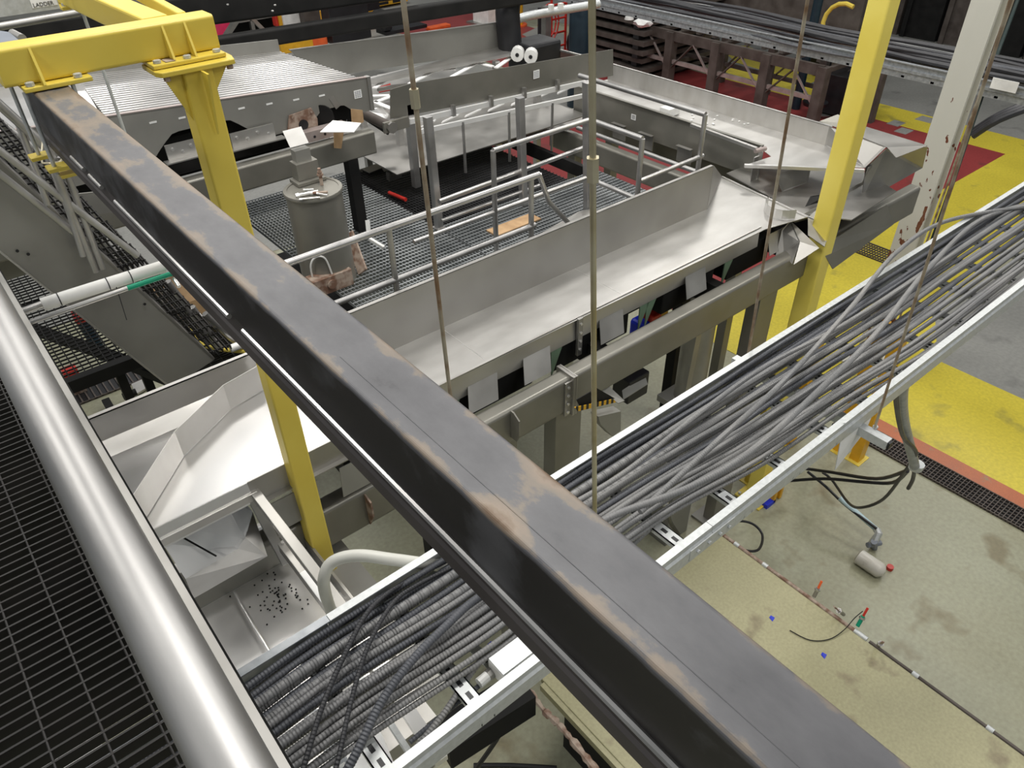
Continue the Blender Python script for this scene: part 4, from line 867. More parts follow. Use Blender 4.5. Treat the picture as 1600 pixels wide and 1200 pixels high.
for a, b in (((590, 120), (700, 100)), ((590, 140), (640, 131)), ((700, 100), (800, 80))): G().bar(P(*a, 2.78), P(*b, 2.78), .04, .04).out('inner_rail', 'steel_dull', mc)
for i in range(7):
    x = 680+i*36; y = 200-i*9
    G().bar(P(x-25, y, 3.0), P(x, y-12, 2.9), .07, .012).out('lower_slat', 'steel_white', mc)
G().sheet([P(580, 232, 3.22), P(640, 212, 3.2), P(905, 168, 3.2), P(918, 190, 3.22), P(760, 230, 3.22), P(600, 268, 3.22)], .006, (0, 0, 1)).out('drip_tray', 'steel_dull', mc)
G().box(3.75, 6.45, 6.46, 9.3, 3.02, 3.03).out('under_sheet', 'steel_dull', mc)
rl = G().cyl(PY(614, 200, 6.32), PY(614, 200, 6.32)+Vector((0, .5, 0)), .05, 16).out('tail_roller', 'brown', mc, smooth=True)
G().cyl(PY(614, 200, 6.3), PY(614, 200, 6.3)+Vector((0, .03, 0)), .055, 8).out('bearing', 'steel_dull', rl); G().box(PY(600, 195, 6.33).x, PY(640, 195, 6.33).x, 6.33, 6.36, EYE-PY(610, 190, 6.33).z, EYE-PY(610, 207, 6.33).z).out('bearing_plate', 'frame', mc)
G().bar(P(566, 180, 2.6), P(608, 207, 2.75), .02, .06, (0, 0, 1)).out('belt_edge', 'dark', mc)
G().sheet([P(570, 172, 2.7), P(595, 165, 2.7), P(608, 178, 2.75), P(600, 190, 2.8), P(576, 186, 2.8)], .01, (0, 0, 1)).out('crumpled_sheet', 'steel_bright', mc)
G().sheet([P(590, 136, 2.85), P(610, 130, 2.85), P(612, 140, 2.85), P(592, 144, 2.85)], .01, (0, 0, 1)).out('red_panel', 'redp', mc)
x = PY(641, 180, 6.42).x; G().box(x-.035, x+.035, 6.40, 6.47, 2.35, 3.2).out('wall_strut', 'railgrey', mc)
for x in (4.2, 6.2):
    for y in (7.1, 7.9): G().box(x, x+.07, y, y+.07, 2.65, 6.5).out('leg', 'railgrey', mc)
sticker(838, 116, YM-.010, .085, .085, mc)
# white rollers and motor at its right end
for i, (px_, py_, lab) in enumerate(((797, 78, 'white plastic roller at the conveyor end, leftmost of three'), (808, 86, 'white plastic roller at the conveyor end, middle of three'), (829, 89, 'white plastic roller standing alone beside the black motor'))):
    a = P(px_, py_, 2.62); t = thing('white_roller', lab, 'roller', a); G().cyl(a, a+Vector((.10, .10, 0)), .085, 14).out('roller', 'white', t, smooth=True); G().cyl(a+Vector((-.004, -.004, 0)), a, .025, 10).out('bore', 'black', t)
a = P(840, 70, 2.6); t = thing('black_motor', 'black drive motor with elbow cover behind the conveyor end', 'motor', a)
G().box(a.x-.28, a.x+.30, a.y-.15, a.y+.3, 2.55, 2.95).out('housing', 'black', t, bev=.04); G().tube([V(a.x-.3, a.y+.2, 2.7), V(a.x-.3, a.y+.25, 2.2), V(a.x-.2, a.y+.3, 2.0)], .16, 12, smooth=4).out('elbow', 'black', t, smooth=True)
t = thing('dark_bin', 'dark blue-grey open bin behind the conveyor end', 'bin', P(880, 80, 3.2))
G().sheet([P(850, 72, 2.7), P(905, 85, 2.7), P(880, 92, 3.0), P(850, 94, 3.0)], .02).out('panel', 'navy', t)
G().bar(P(850, 72, 2.69), P(910, 87, 2.69), .03, .02).out('rim', 'steel', t)
t = thing('perforated_plate', 'small pale slotted plate lying on the grating by the screen beam', 'plate', P(585, 262, 3.24)); G().sheet([P(566, 264, 3.23), P(592, 254, 3.23), P(602, 260, 3.23), P(577, 270, 3.23)], .006, (0, 0, 1)).out('plate', 'steel', t)
t = thing('red_handle_bar', 'dark red bar lying on the dark platform grating', 'bar', P(618, 305, 3.24)); G().cyl(P(608, 301, 3.24), P(634, 312, 3.24), .02).out('bar', 'redp', t, smooth=True)
a = P(615, 278, 3.24); t = thing('small_bracket', 'small grey bracket lying on dark grating', 'bracket', a); G().box(a.x-.07, a.x+.09, a.y-.03, a.y+.03, 3.21, 3.25).box(a.x-.07, a.x-.05, a.y-.03, a.y+.03, 3.16, 3.21).out('bracket', 'steel_dull', t)

# ================================================================== LEFT: steep stair, pipes, lower mesh platform
st = thing('steel_stair', 'steep grey steel stair with pipe handrails behind the long beam on the left', 'stair', V(.7, 4.9, 3.25))
YS = 4.6
def strg(Y, name, mat):
    d0 = PY(-60, 198, YS); d1 = PY(335, 562, YS); e0 = PY(-60, 345, YS); e1 = PY(268, 606, YS)
    q = [Vector((p.x, Y, p.z)) for p in (d0, d1, e1, e0)]
    s_ = G().sheet(q, .01, (0, -1, 0)).out(name, mat, st)
    G().bar(q[0]+Vector((0, .08, .01)), q[1]+Vector((0, .08, .01)), .17, .01).out('stringer_flange', 'steel_dull', s_)
    G().bar(q[3]+Vector((0, .0, 0)), q[2]+Vector((0, .0, 0)), .03, .01).out('stringer_lower_edge', 'steel', s_)
strg(YS, 'stringer', 'plate'); strg(YS+.75, 'stringer', 'plate')
for px_, py_ in ((27, 392), (44, 397), (226, 475)): a = PY(px_, py_-0, YS-.01); G().cyl(a, a+Vector((0, -.004, 0)), .009, 8).out('hole', 'black', st)
A0 = PY(-60, 198, YS); A1 = PY(335, 562, YS)
for i in range(9):
    f = (i+.5)/9; c = A0+(A1-A0)*f+Vector((0, 0, -.08))
    g = G().box(c.x+.0, c.x+.02, YS+.02, YS+.75, EYE-c.z-.03, EYE-c.z+.01)
    for k in range(6): g.box(c.x+.03+k*.03, c.x+.036+k*.03, YS+.02, YS+.75, EYE-c.z-.025, EYE-c.z+.005)
    for k in range(8): g.box(c.x, c.x+.19, YS+.04+k*.1, YS+.046+k*.1, EYE-c.z-.025, EYE-c.z-.015)
    g.out('tread', 'gratingm', st)
def prl(a, b, Y, r, name='handrail_pipe', mat='railgrey'):
    return G().tube([PY(*a, Y), PY(*b, Y)], r, 12).out(name, mat, st, smooth=True)
prl((-40, 128), (70, 228), 4.5, .024); prl((70, 228), (110, 330), 4.5, .024)
prl((-40, 205), (215, 400), 4.5, .019); prl((-40, 240), (130, 375), 4.55, .019)
prl((52, 290), (262, 460), 5.3, .019); prl((-40, 160), (90, 262), 5.3, .024)
for a, b in (((95, 245), (160, 420)), ((75, 225), (130, 400)), ((112, 330), (150, 425)), ((30, 195), (75, 320))): prl(a, b, 4.52, .018, 'post')
for a, b in (((262, 440), (320, 520)), ((320, 490), (395, 560)), ((300, 480), (345, 545))): prl(a, b, 4.9, .024, 'lower_handrail')
t = thing('hanging_wire_hook', 'pale bent wire hook hanging below the yellow clamp', 'hook', P(68, 215, 1.2)); G().tube([P(67, 213, 1.15), P(65, 250, 1.15), P(72, 255, 1.15), P(92, 253, 1.15), P(97, 248, 1.15)], .004, 6, smooth=4).out('wire', 'brass', t)
t = thing('white_pipe', 'short thick white plastic pipe strapped above the green-tipped pipe', 'pipe', P(160, 450, 1.6))
G().tube([P(66, 476, 1.6), P(256, 416, 1.6)], .027, 24).out('pipe', 'white', t, smooth=True)
for f in (.13, .52, .71):
    a = P(66, 476, 1.6); b = P(256, 416, 1.6); c = a+(b-a)*f; d = (b-a).normalized(); G().tube([c-d*.002, c+d*.002], .029, 16).out('cable_tie', 'black', t)
G().tube([P(20, 492, 1.62), P(70, 474, 1.62)], .015, 12).out('inner_pipe', 'railgrey', t, smooth=True)
t = thing('thin_pipe', 'thin grey pipe with green tape on its right end, below the white pipe', 'pipe', P(160, 480, 1.62))
G().tube([P(35, 508, 1.62), P(200, 450, 1.62)], .0105, 12).out('pipe', 'railgrey', t, smooth=True); G().tube([P(199, 450.5, 1.62), P(270, 427, 1.62)], .0115, 12).out('green_sleeve', 'green', t, smooth=True)
G().tube([P(180, 443, 1.6), P(198, 500, 1.75)], .002, 5).out('tie_tail', 'black', t)
a = P(272, 435, 1.64); G().cyl(a, P(280, 448, 1.66), .009).out('end_fitting', 'steel_bright', t)
# yellow and brown things at the stair foot
t = thing('yellow_hose_loop', 'yellow hose loop lying at the foot of the stair', 'hose', P(310, 520, 3.2)); G().tube([P(322, 492, 3.2), P(305, 500, 3.2), P(298, 515, 3.2), P(310, 535, 3.2), P(340, 545, 3.2), P(382, 549, 3.2)], .016, 8, smooth=5).out('hose', 'yellow', t, smooth=True)
a = P(262, 455, 3.3); t = thing('cardboard_box', 'brown cardboard behind the stair posts', 'box', a); G().box(a.x-.1, a.x+.30, a.y-.3, a.y+.3, 3.3, 3.5).out('box', 'wood', t)
a = P(385, 548, 3.2); t = thing('white_pipe_end', 'short white pipe end beside the stair foot', 'pipe', a); G().cyl(P(360, 545, 3.15), P(378, 538, 3.15), .03).out('pipe', 'white', t, smooth=True)
grat(st, .9, 2.2, 3.9, 5.6, 3.25, .09, .03, 'gratingm', name='landing_grating')

lm = thing('lower_mesh_platform', 'black square mesh platform with angle frame seen below the stair', 'platform', V(.3, 9, 4.6))
g = G()
for i in range(26): x = -.8+i*.075; g.box(x, x+.012, 7.45, 11.6, 4.5, 4.515)
for i in range(56): y = 7.45+i*.075; g.box(-.8, 1.1, y, y+.012, 4.5, 4.515)
g.out('mesh', 'dark', lm, kind='stuff')
G().box(-.2, 1.15, 7.35, 7.45, 4.48, 4.62).out('front_angle', 'dark', lm)
G().box(1.05, 1.15, 7.4, 11.6, 4.5, 4.62).out('side_angle', 'dark', lm)
G().box(-.8, 1.1, 9.3, 9.36, 4.52, 4.62).out('cross_angle', 'dark', lm)
G().bar(P(150, 548, 4.75), P(285, 602, 4.75), .10, .10).out('brace', 'dark', lm)
G().bar(P(40, 510, 4.72), P(190, 562, 4.72), .14, .05).out('diagonal', 'dark', lm)
for x, y in ((.72, 7.45), (.98, 7.7)): G().box(x, x+.09, y, y+.09, 4.6, 6.5).out('leg', 'dark', lm)
for a in ((.3, 7.5), (.95, 7.5)): pass
t = thing('red_pipe_riser', 'dark red and blue pipes rising under the black mesh', 'pipe', P(150, 540, 5.2)); G().cyl(P(120, 490, 5.0), P(165, 560, 5.6), .07).out('riser', 'navy', t, smooth=True); G().cyl(P(118, 478, 4.9), P(128, 500, 5.0), .08).out('red_band', 'redp', t, smooth=True)
a = P(112, 590, 6.3); t = thing('red_floor_box', 'small red-topped rusty box on the floor by the slotted drain', 'box', P(112, 600, 6.5)); G().box(a.x-.12, a.x+.10, a.y-.15, a.y+.15, 6.2, 6.5).out('body', 'rust', t); G().box(a.x-.08, a.x+.10, a.y-.17, a.y+.0, 6.1, 6.2).out('top', 'redp', t)
t = thing('floor_bracket', 'grey perforated bracket lying on the floor left of the infeed pan', 'bracket', P(215, 610, 6.5)); G().sheet([P(205, 600, 6.45), P(228, 590, 6.45), P(232, 604, 6.45), P(212, 616, 6.45)], .03, (0, 0, 1)).out('plate', 'steel', t); G().cyl(P(192, 620, 6.4), P(213, 612, 6.4), .05).out('shaft', 'dark', t)
G().bar(P(165, 625, 6.4), P(182, 655, 6.4), .1, .05).out('arm', 'dark', t)
# frame pieces seen below the top left rails
t = thing('left_side_plate', 'grey plate with bolts behind the stair handrails at the left edge', 'plate', V(.0, 6.15, 2.6))
G().box(-.35, .75, 6.14, 6.15, 2.25, 2.75).out('plate', 'frame', t)
t = thing('grey_step_plate', 'grey plate with a bolt under the long beam beside the stair', 'plate', P(150, 310, 2.9)); G().sheet([PY(112, 303, 5.4), PY(160, 298, 5.4), PY(188, 330, 5.4), PY(122, 338, 5.4)], .01).out('plate', 'plate', t); a = PY(116, 298, 5.38); G().cyl(a, a+Vector((0, -.02, 0)), .02).out('bolt', 'steel', t)

# ================================================================== TOP LEFT: sign board, black beams
sg = thing('sign_board', 'pale board with a LADDER label at the top left corner', 'sign', P(40, 10, .9))
YB = P(68, 8, .675).y
ca_, cb_ = PY(-40, 33, YB), PY(92, 7, YB)
G().box(ca_.x, cb_.x, YB, YB+.01, EYE-ca_.z-.12, EYE-ca_.z).out('board', 'galv', sg)
la, lb_ = PY(51, 13, YB), PY(90, 6, YB)
hl = EYE-la.z
G().box(la.x, lb_.x, YB-.002, YB, hl-.045, hl).out('label_plate', 'paper', sg)
tc_ = PY(67.5, 6.5, YB)
textobj('LADDER', (lb_.x-la.x)*.215, (tc_.x, YB-.0028, tc_.z), (1, 0, 0), (0, 0, 1), 'black', sg)
G().bar(P(-40, 28, .72), P(120, 2, .72), .02, .02).out('lower_edge', 'steel_dull', sg)
t = thing('upper_black_pipe', 'thick grey-black round rail under the sign board', 'pipe', P(60, 40, 1.6)); G().tube([P(-60, 52, 1.6), P(122, 20, 1.6)], .035, 14).out('pipe', 'steel_dull', t, smooth=True)
bk = thing('black_beam', 'black painted round-edged beam crossing behind the yellow arm', 'beam', P(600, 60, 2.3))
def bb2(a, b, h, w_, tt, mat='dark', nm='beam', par=bk): return G().prof(P(*a, h), P(*b, h), rbox(w_, tt, .03)).out(nm, mat, par)
bb2((300, 77), (930, -23), 2.0, .13, .17); 
t2 = thing('upper_black_beam', 'wide black beam with scattered bolts at the top edge left of centre', 'beam', P(450, 10, 2.0))
bb2((250, 22), (640, -28), 1.7, .22, .30, 'dark', 'beam', t2)
for px_, py_ in ((356, 4), (430, 5), (426, 14)): a = P(px_, py_+4, 1.55); G().hexn(a, .012, .01).out('bolt', 'steel', t2)
t3 = thing('left_black_beam', 'black beam behind the yellow arm in the top left corner', 'beam', P(100, 50, 2.6))
bb2((-60, 75), (300, 22), 2.6, .5, .45, 'dark', 'beam', t3)
a = P(30, 56, 1.0); t = thing('pipe_stub', 'short round grey stub beside the yellow arm end', 'stub', a); G().cyl(P(20, 52, .9), P(35, 60, .9), .02, 14).out('stub', 'steel', t, smooth=True)
G().sheet([P(-20, 45, .86), P(14, 50, .86), P(36, 68, .86), P(-20, 78, .86)], .01, (0, 0, 1)).out('plate', 'slate', t)

# ================================================================== BACKGROUND
def bxp(name, lab, cat, px_, py_, h0, w_, d_, hh, mat, part='body', bev=0, grp=None):
    a = P(px_, py_, h0); t = thing(name, lab, cat, a, grp); G().box(a.x-w_/2, a.x+w_/2, a.y-d_/2, a.y+d_/2, h0-hh, h0).out(part, mat, t, bev=bev); return t, a
# yellow bollards (round guard posts)
for px_, py_, hh, lab in ((577, 42, 2.2, 'yellow bollard by the racking at the top edge, leftmost'), (808, 40, 2.0, 'yellow bollard behind the grey hose at the top, rightmost')):
    a = P(px_, py_, 6.5); t = thing('yellow_bollard', lab, 'bollard', a); G().lathe((a.x, a.y, 0), [(.22, 0), (.22, hh), (.12, hh+.08)], 20).out('tube', 'amber', t, smooth=True); G().lathe((a.x, a.y, 0), [(.36, 0), (.36, .06)], 20).out('foot', 'orange', t)
# white cabinets
t, a = bxp('white_cabinet', 'white two-door cabinet standing far behind the conveyor', 'cabinet', 768, 36, 6.5, 1.0, .9, 1.5, 'white', bev=.02); G().box(a.x-.02, a.x+.02, a.y-.455, a.y-.45, 5.02, 6.45).out('door_gap', 'black', t)
G().box(a.x-.7, a.x+.7, a.y-.6, a.y+.6, 6.42, 6.5).out('plinth', 'steel_dull', t)
# storage rack / machines in the far dark corner
t = thing('storage_machine', 'dark rack of machinery with red, yellow and orange parts at the top', 'rack', P(450, 60, 6.5))
base = P(445, 62, 6.5)
G().box(base.x-3.2, base.x+3.0, base.y+.6, base.y+1.2, 3.2, 6.5).out('back_panel', 'dark', t)
for dx in (-3., -1.2, .6, 2.4): G().box(base.x+dx, base.x+dx+.12, base.y-.3, base.y-.15, 3.4, 6.5).out('upright', 'steel_dull', t)
for hh in (4.4, 5.6): G().box(base.x-3.1, base.x+2.6, base.y-.3, base.y+.5, hh, hh+.08).out('shelf', 'steel_dull', t)
for a, b in (((390, 25), (420, 55)), ((370, 30), (352, 58))): G().bar(P(*a, 5.0), P(*b, 5.6), .2, .1).out('diagonal_brace', 'steel_dull', t)
for i, (px_, py_, w_, d_, hh, mt, lab) in enumerate(((438, 40, .35, .3, .9, 'redp', 'red fire extinguisher on the wall by the yellow panel'), (446, 40, .45, .3, 1.0, 'amber', 'amber panel beside the white cabinet at the top'), (458, 38, .8, .5, 1.1, 'paper', 'pale grey box right of the amber panel'), (492, 36, .9, .6, .8, 'brown', 'dark brown gearbox on the rack'), (460, 78, 1.0, .5, .45, 'amber', 'yellow box low on the rack behind the screen'), (485, 72, .9, .5, .5, 'orange', 'orange crate behind the far side wall'), (520, 62, .4, .4, .8, 'amber', 'yellow upright behind the far side wall'), (345, 52, .5, .6, .35, 'pink', 'bright pink strap bundle behind the yellow arm'), (545, 62, 1.3, .5, 1.6, 'black', 'black cabinet behind the far side wall'), (555, 18, 1.6, .6, 2.2, 'black', 'tall black cabinet at the top edge'))):
    bxp({'redp': 'fire_extinguisher', 'black': 'black_cabinet', 'pink': 'strap_bundle'}.get(mt, 'storage_box'), lab, {'redp': 'extinguisher', 'black': 'cabinet', 'pink': 'strap'}.get(mt, 'box'), px_, py_, 5.6, w_, d_, hh, mt, bev=.03)
t, a = bxp('orange_vest', 'orange item lying on the far floor behind the side wall', 'item', 685, 45, 6.5, .9, .3, .12, 'orange', bev=.03)
t = thing('far_cart', 'dark wheeled cart far behind the side wall', 'cart', P(615, 48, 6.5)); a = P(612, 50, 6.0); G().box(a.x-.4, a.x+1.2, a.y-.3, a.y+.3, 5.9, 6.0).out('deck', 'black', t); G().box(a.x-.5, a.x-.1, a.y-.3, a.y+.3, 5.3, 5.9).out('drum', 'black', t, bev=.1)
for dx in (-.3, 1.1): G().cyl((a.x+dx, a.y-.3, .12), (a.x+dx, a.y+.3, .12), .12).out('wheel', 'black', t)
t, a = bxp('far_pallet', 'yellow pallet with black openings at the top edge', 'pallet', 598, 3, 6.4, 1.6, 1.2, .16, 'amber'); 
for k in (-.4, .4): G().box(a.x+k-.3, a.x+k+.3, a.y-.605, a.y-.6, 6.27, 6.37).out('opening', 'black', t)
# grey hose over motor, dark blue pole
t = thing('ribbed_grey_hose', 'fat pale grey hose bending over the black motor', 'hose', P(860, 20, 3)); G().tube([P(797, 47, 2.7), P(800, 35, 2.6), P(822, 26, 2.5), P(865, 18, 2.5), P(918, 9, 2.5), P(935, 6, 2.5)], .06, 14, smooth=6).out('hose', 'galv', t, smooth=True)
for px_, py_ in ((861, 14), (876, 12)): a = P(px_, py_, 2.42); G().box(a.x-.03, a.x+.03, a.y-.03, a.y+.03, 2.36, 2.44).out('clip', 'white', t)
a = P(904, 84, 5.2); b = P(906, 0, 5.2); t = thing('blue_black_pole', 'thick blue-black round column behind the pale rod', 'column', (a.x, a.y, 0)); G().lathe((a.x, a.y, 0), [(.26, 0), (.26, 3.0), (.23, 3.05), (.23, 6)], 18).out('column', 'navy', t, smooth=True)
a = P(1243, 170, 6.5); t = thing('blue_black_pole', 'thin blue-black pole in front of the tool chest', 'column', a); G().cyl((a.x, a.y, 0), (a.x, a.y, 3.2), .11, 14).out('pole', 'navy', t, smooth=True)
# red hand trucks
for i, (px_, py_, lab) in enumerate(((872, 72, 'red hand truck with curved handles, left of two'), (925, 78, 'red hand truck upright behind the pale rod'))):
    a = P(px_, py_, 6.2); t = thing('hand_truck', lab, 'hand truck', a); s_ = .55
    for dx in (-.3, .3): G().cyl(a+Vector((dx, 0, -.2)), a+Vector((dx, 0, 1.5)), .04).out('upright', 'redp', t)
    for k in range(4): G().cyl(a+Vector((-.3, 0, k*.4)), a+Vector((.3, 0, k*.4)), .03).out('crossbar', 'redp', t)
    if i == 0:
        for rr in (.3, .42): G().tube([a+Vector((-.5+rr*math.cos(u*.52), -.1, .75+rr*1.3*math.sin(u*.52))) for u in range(13)], .025, 6).out('hoop', 'redp', t, smooth=True)
        G().tube([a+Vector((.45+.22*math.cos(u*.52), -.2, .1+.33*math.sin(u*.52))) for u in range(13)], .05, 8).out('tyre', 'black', t, smooth=True)
t = thing('pipe_stand', 'grey post with black hose beside the red hand truck', 'stand', P(855, 85, 6.5)); a = P(853, 70, 5.6); G().box(a.x-.1, a.x+.1, a.y-.1, a.y+.1, 4.6, 6.5).out('post', 'steel_dull', t); G().tube([a+Vector((-.25, 0, 1.0)), a+Vector((-.25, 0, -.5)), a+Vector((0, 0, -.7))], .05, 8).out('hose', 'black', t)
G().bar(a+Vector((0, 0, .9)), a+Vector((1.6, 0, .9)), .05, .05).out('arm', 'dark', t)
# stack of brown panels
ps = P(950, 95, 5.2)
for k in range(8):
    lab = 'weathered brown panel, %s from the bottom of the stack behind the pale rod' % ORD[k] if 0 < k < 7 else ('grey-brown top panel of the stack behind the pale rod' if k == 7 else 'lowest brown panel of the stack behind the pale rod')
    jx_ = random.Random(k).uniform(-.08, .08)
    t = thing('stacked_panel', lab, 'panel', (18.3, 17.2, .1+k*.24), 'panels in the brown stack'); x0 = 16.6+jx_; y0 = 14.6+jx_
    G().box(x0, x0+3.4, y0, y0+2.9, 6.5-(.22+k*.24), 6.5-(.10+k*.24)).out('panel', 'brown', t)
    for dy in (.2, 2.4): G().box(x0, x0+3.4, y0+dy, y0+dy+.2, 6.5-(.10+k*.24), 6.5-(.0+k*.24)).out('spacer', 'black', t)

# brown truss tables
tf = thing('truss_table', 'brown angle-iron table frame with crossed braces behind the cross trough', 'frame', V(17, 12, 6.5))
X = 17.0
tl = PX(985, 40, X); trr = PX(1292, 92, X); bl = PX(985, 100, X); br_ = PX(1300, 150, X)
def onT(f, z): p = tl+(trr-tl)*f; return Vector((X, p.y, z))
zt = tl.z; zb = .75
yy0, yy1 = tl.y, trr.y
G().bar((X, yy0, zt), (X, yy1, zt), .10, .24).out('top_rail', 'brown', tf)
G().bar((X, yy0, .75), (X, yy1, .75), .08, .10).out('low_rail', 'pinkmetal', tf)
G().bar((X+1.6, yy0, zt), (X+1.6, yy1, zt), .10, .24).out('top_rail', 'brown', tf)
G().bar((X+1.6, yy0, .5), (X+1.6, yy1, .5), .08, .10).out('low_rail', 'brown', tf)
ny = 4
for k in range(ny+1):
    y = yy0+(yy1-yy0)*k/ny
    G().bar((X, y, 0), (X, y, zt+.1), .24, .24, (0, 1, 0)).out('leg', 'brown', tf)
    G().bar((X+1.6, y-.6, 0), (X+1.6, y-.6, zt), .18, .18, (0, 1, 0)).out('leg', 'brown', tf)
    G().bar((X, y, zt), (X+1.6, y, zt), .1, .1).out('cross_rail', 'brown', tf)
for k in range(ny):
    y = yy0+(yy1-yy0)*k/ny; y2 = yy0+(yy1-yy0)*(k+1)/ny; ym = (y+y2)/2
    G().bar((X-.02, y, .5), (X-.02, ym, zt-.1), .03, .09, (1, 0, 0)).out('brace', 'brown', tf)
    G().bar((X-.02, ym, zt-.1), (X-.02, y2, .5), .03, .06, (1, 0, 0)).out('brace', 'pinkmetal', tf)
    G().bar((X+1.6, ym, .5), (X+1.6, y2, zt-.1), .03, .09, (1, 0, 0)).out('brace', 'brown', tf)
for k in range(12):
    y = yy0+(yy1-yy0)*(k+.5)/12
    G().box(X+.1, X+1.5, y-.05, y+.05, EYE-zt-.25, EYE-zt-.13).out('top_slat', 'brown', tf)
for k, (px_, py_, lab) in enumerate(((1005, 80, 'dark pump on the red floor under the left truss bay'), (1090, 85, 'dark pump on the red floor under the middle truss bay'))):
    a = P(px_, py_, 6.4); t = thing('floor_pump', lab, 'pump', (a.x, a.y, 0)); G().cyl(a+Vector((-.25, 0, .15)), a+Vector((.3, 0, .15)), .22, 16).out('motor', 'black', t, smooth=True); G().box(a.x-.35, a.x+.4, a.y-.25, a.y+.25, 6.42, 6.5).out('base', 'black', t)
t = thing('white_valve_fitting', 'small white fitting on the truss table under the cable tray', 'fitting', P(983, 28, 4.6)); a = P(983, 30, 4.4); G().tube([a, a+Vector((0, 0, .25))], .06, 10).out('stem', 'white', t); G().lathe(a, [(.12, 0), (.10, .06)], 12).out('base', 'white', t)
a = P(1003, 36, 4.4); t = thing('crumpled_rag', 'crumpled white plastic bag on the truss table', 'bag', a)
bm = bmesh.new(); bmesh.ops.create_icosphere(bm, subdivisions=2, radius=.25); q_ = random.Random(2)
for v_ in bm.verts: v_.co *= q_.uniform(.7, 1.15); v_.co.z *= .4
me = bpy.data.meshes.new('bag'); bm.to_mesh(me); bm.free(); me.materials.append(M['paper']); o = bpy.data.objects.new('bag', me); C.objects.link(o); o.parent = t

# rear cable tray with black cables
bt = thing('rear_cable_tray', 'far galvanised cable tray loaded with black cables at the upper right', 'cable tray', V(12.3, 7, 3.3))
XR = 11.9
G().box(XR, XR+.03, -2, 16, 3.2, 3.42).box(XR-.03, XR, -2, 16, 3.2, 3.215).box(XR-.02, XR, -2, 16, 3.29, 3.33).out('near_rail', 'galv_dull', bt)
G().box(XR+.95, XR+.98, -2, 16, 3.2, 3.42).out('far_rail', 'galv', bt)
for k in range(40): G().box(XR, XR+.95, -1.9+k*.45, -1.85+k*.45, 3.38, 3.41).out('rung', 'galv_dull', bt)
q_ = random.Random(21)
for i in range(20):
    pts_ = []
    off_ = .06+.83*i/19
    for k in range(11): pts_.append(V(XR+off_+q_.uniform(-.12, .12), -2+k*1.8, 3.30-.09*(i % 3)+q_.uniform(-.04, .04)))
    G().tube(pts_, q_.choice((.02, .026, .034)), 6, smooth=4).out('black_cable', 'cablesm' if i % 4 else 'conduit2', None, smooth=True, label='black cable in the far cable tray, %s from its %s rail' % ((ORD[i], 'near') if i < 10 else (ORD[19-i], 'rear')), cat='cable', group='cables in the far cable tray')
p = PX(1520, 95, XR+.4); 
for i, lab in enumerate(('white paper tag lying at the right end of the far cable tray',)):
    a = PX(1570, 132, XR-.05); t = thing('paper_tag', lab, 'tag', a); G().box(a.x-.01, a.x, a.y-.17, a.y+.17, EYE-a.z-.06, EYE-a.z+.08).out('tag', 'paper', t)
t = thing('conduit_bundle', 'black conduits sloping down behind the dark green hose at right', 'conduit', P(1560, 190, 4)); 
for k in range(3): G().tube([P(1620, 155+k*5, 3.9), P(1560, 180+k*4, 4.1), P(1520, 205+k*4, 4.4)], .05, 8, smooth=4).out('conduit', 'cablesm', t, smooth=True)

# tool chest
a = P(1300, 188, 6.5); t = thing('tool_chest', 'black roller tool chest with open tray of drawers on the red floor', 'tool chest', (a.x+.5, a.y-.2, 0))
cx0, cx1, cy0, cy1 = a.x-.0, a.x+1.0, a.y-.55, a.y+.45
G().box(cx0, cx1, cy0, cy1, 5.45, 6.38).out('body', 'black', t, bev=.02)
for k in range(5): 
    dr_ = G().box(cx0+.02, cx1-.02, cy0-.025, cy0, 5.50+k*.17, 5.64+k*.17).out('drawer', 'black', t); G().box(cx0+.04, cx1-.04, cy0-.045, cy0-.025, 5.50+k*.17, 5.525+k*.17).out('handle', 'steel_dull', dr_)
g = G(); q_ = random.Random(9)
for k in range(9): xx = cx0+.08+k*.1; g.box(xx, xx+.05, cy0-.05, cy0+.02, 5.40-q_.random()*.03, 5.45)
g.out('sockets', 'steel_bright', t, kind='stuff')
for dx in (.1, .9):
    for dy in (.1, .85): G().cyl((cx0+dx, cy0+dy, .06), (cx0+dx+.04, cy0+dy, .06), .06).out('caster', 'dark', t)
a = P(1270, 178, 6.3); t = thing('creeper_stool', 'black stool seat beside the tool chest', 'stool', (a.x, a.y, 0)); G().lathe((a.x, a.y, .0), [(.25, .0), (.05, .06), (.04, .40), (.28, .42), (.30, .50), (.1, .54)], 18).out('stool', 'black', t, smooth=True)
a = P(1284, 178, 6.45); t = thing('grey_tray', 'shiny shallow dish on the floor beside the tool chest', 'dish', a); G().lathe((a.x, a.y, 0), [(.2, 0), (.28, .08), (.2, .09)], 16).out('dish', 'steel', t, smooth=True)
# caution barrier wheel & hoses behind
a = P(1293, 84, 5.9); t = thing('dark_blower', 'dark round blower behind the cable tray beside a yellow hoop', 'blower', a); G().cyl(a+Vector((0, .3, 0)), a+Vector((0, -.3, 0)), .38, 18).out('housing', 'dark', t, smooth=True); G().box(a.x-.2, a.x+.2, a.y-.2, a.y+.2, 6.2, 6.5).out('stand', 'dark', t)
a = P(1314, 40, 4.2); t = thing('yellow_hoop', 'thin yellow hoop behind the far cable tray', 'hoop', a); G().tube([a+Vector((0, .0+.45*math.cos(u*.4-1.2), .45*math.sin(u*.4-1.2))) for u in range(9)], .05, 8).out('hoop', 'yellow', t, smooth=True)

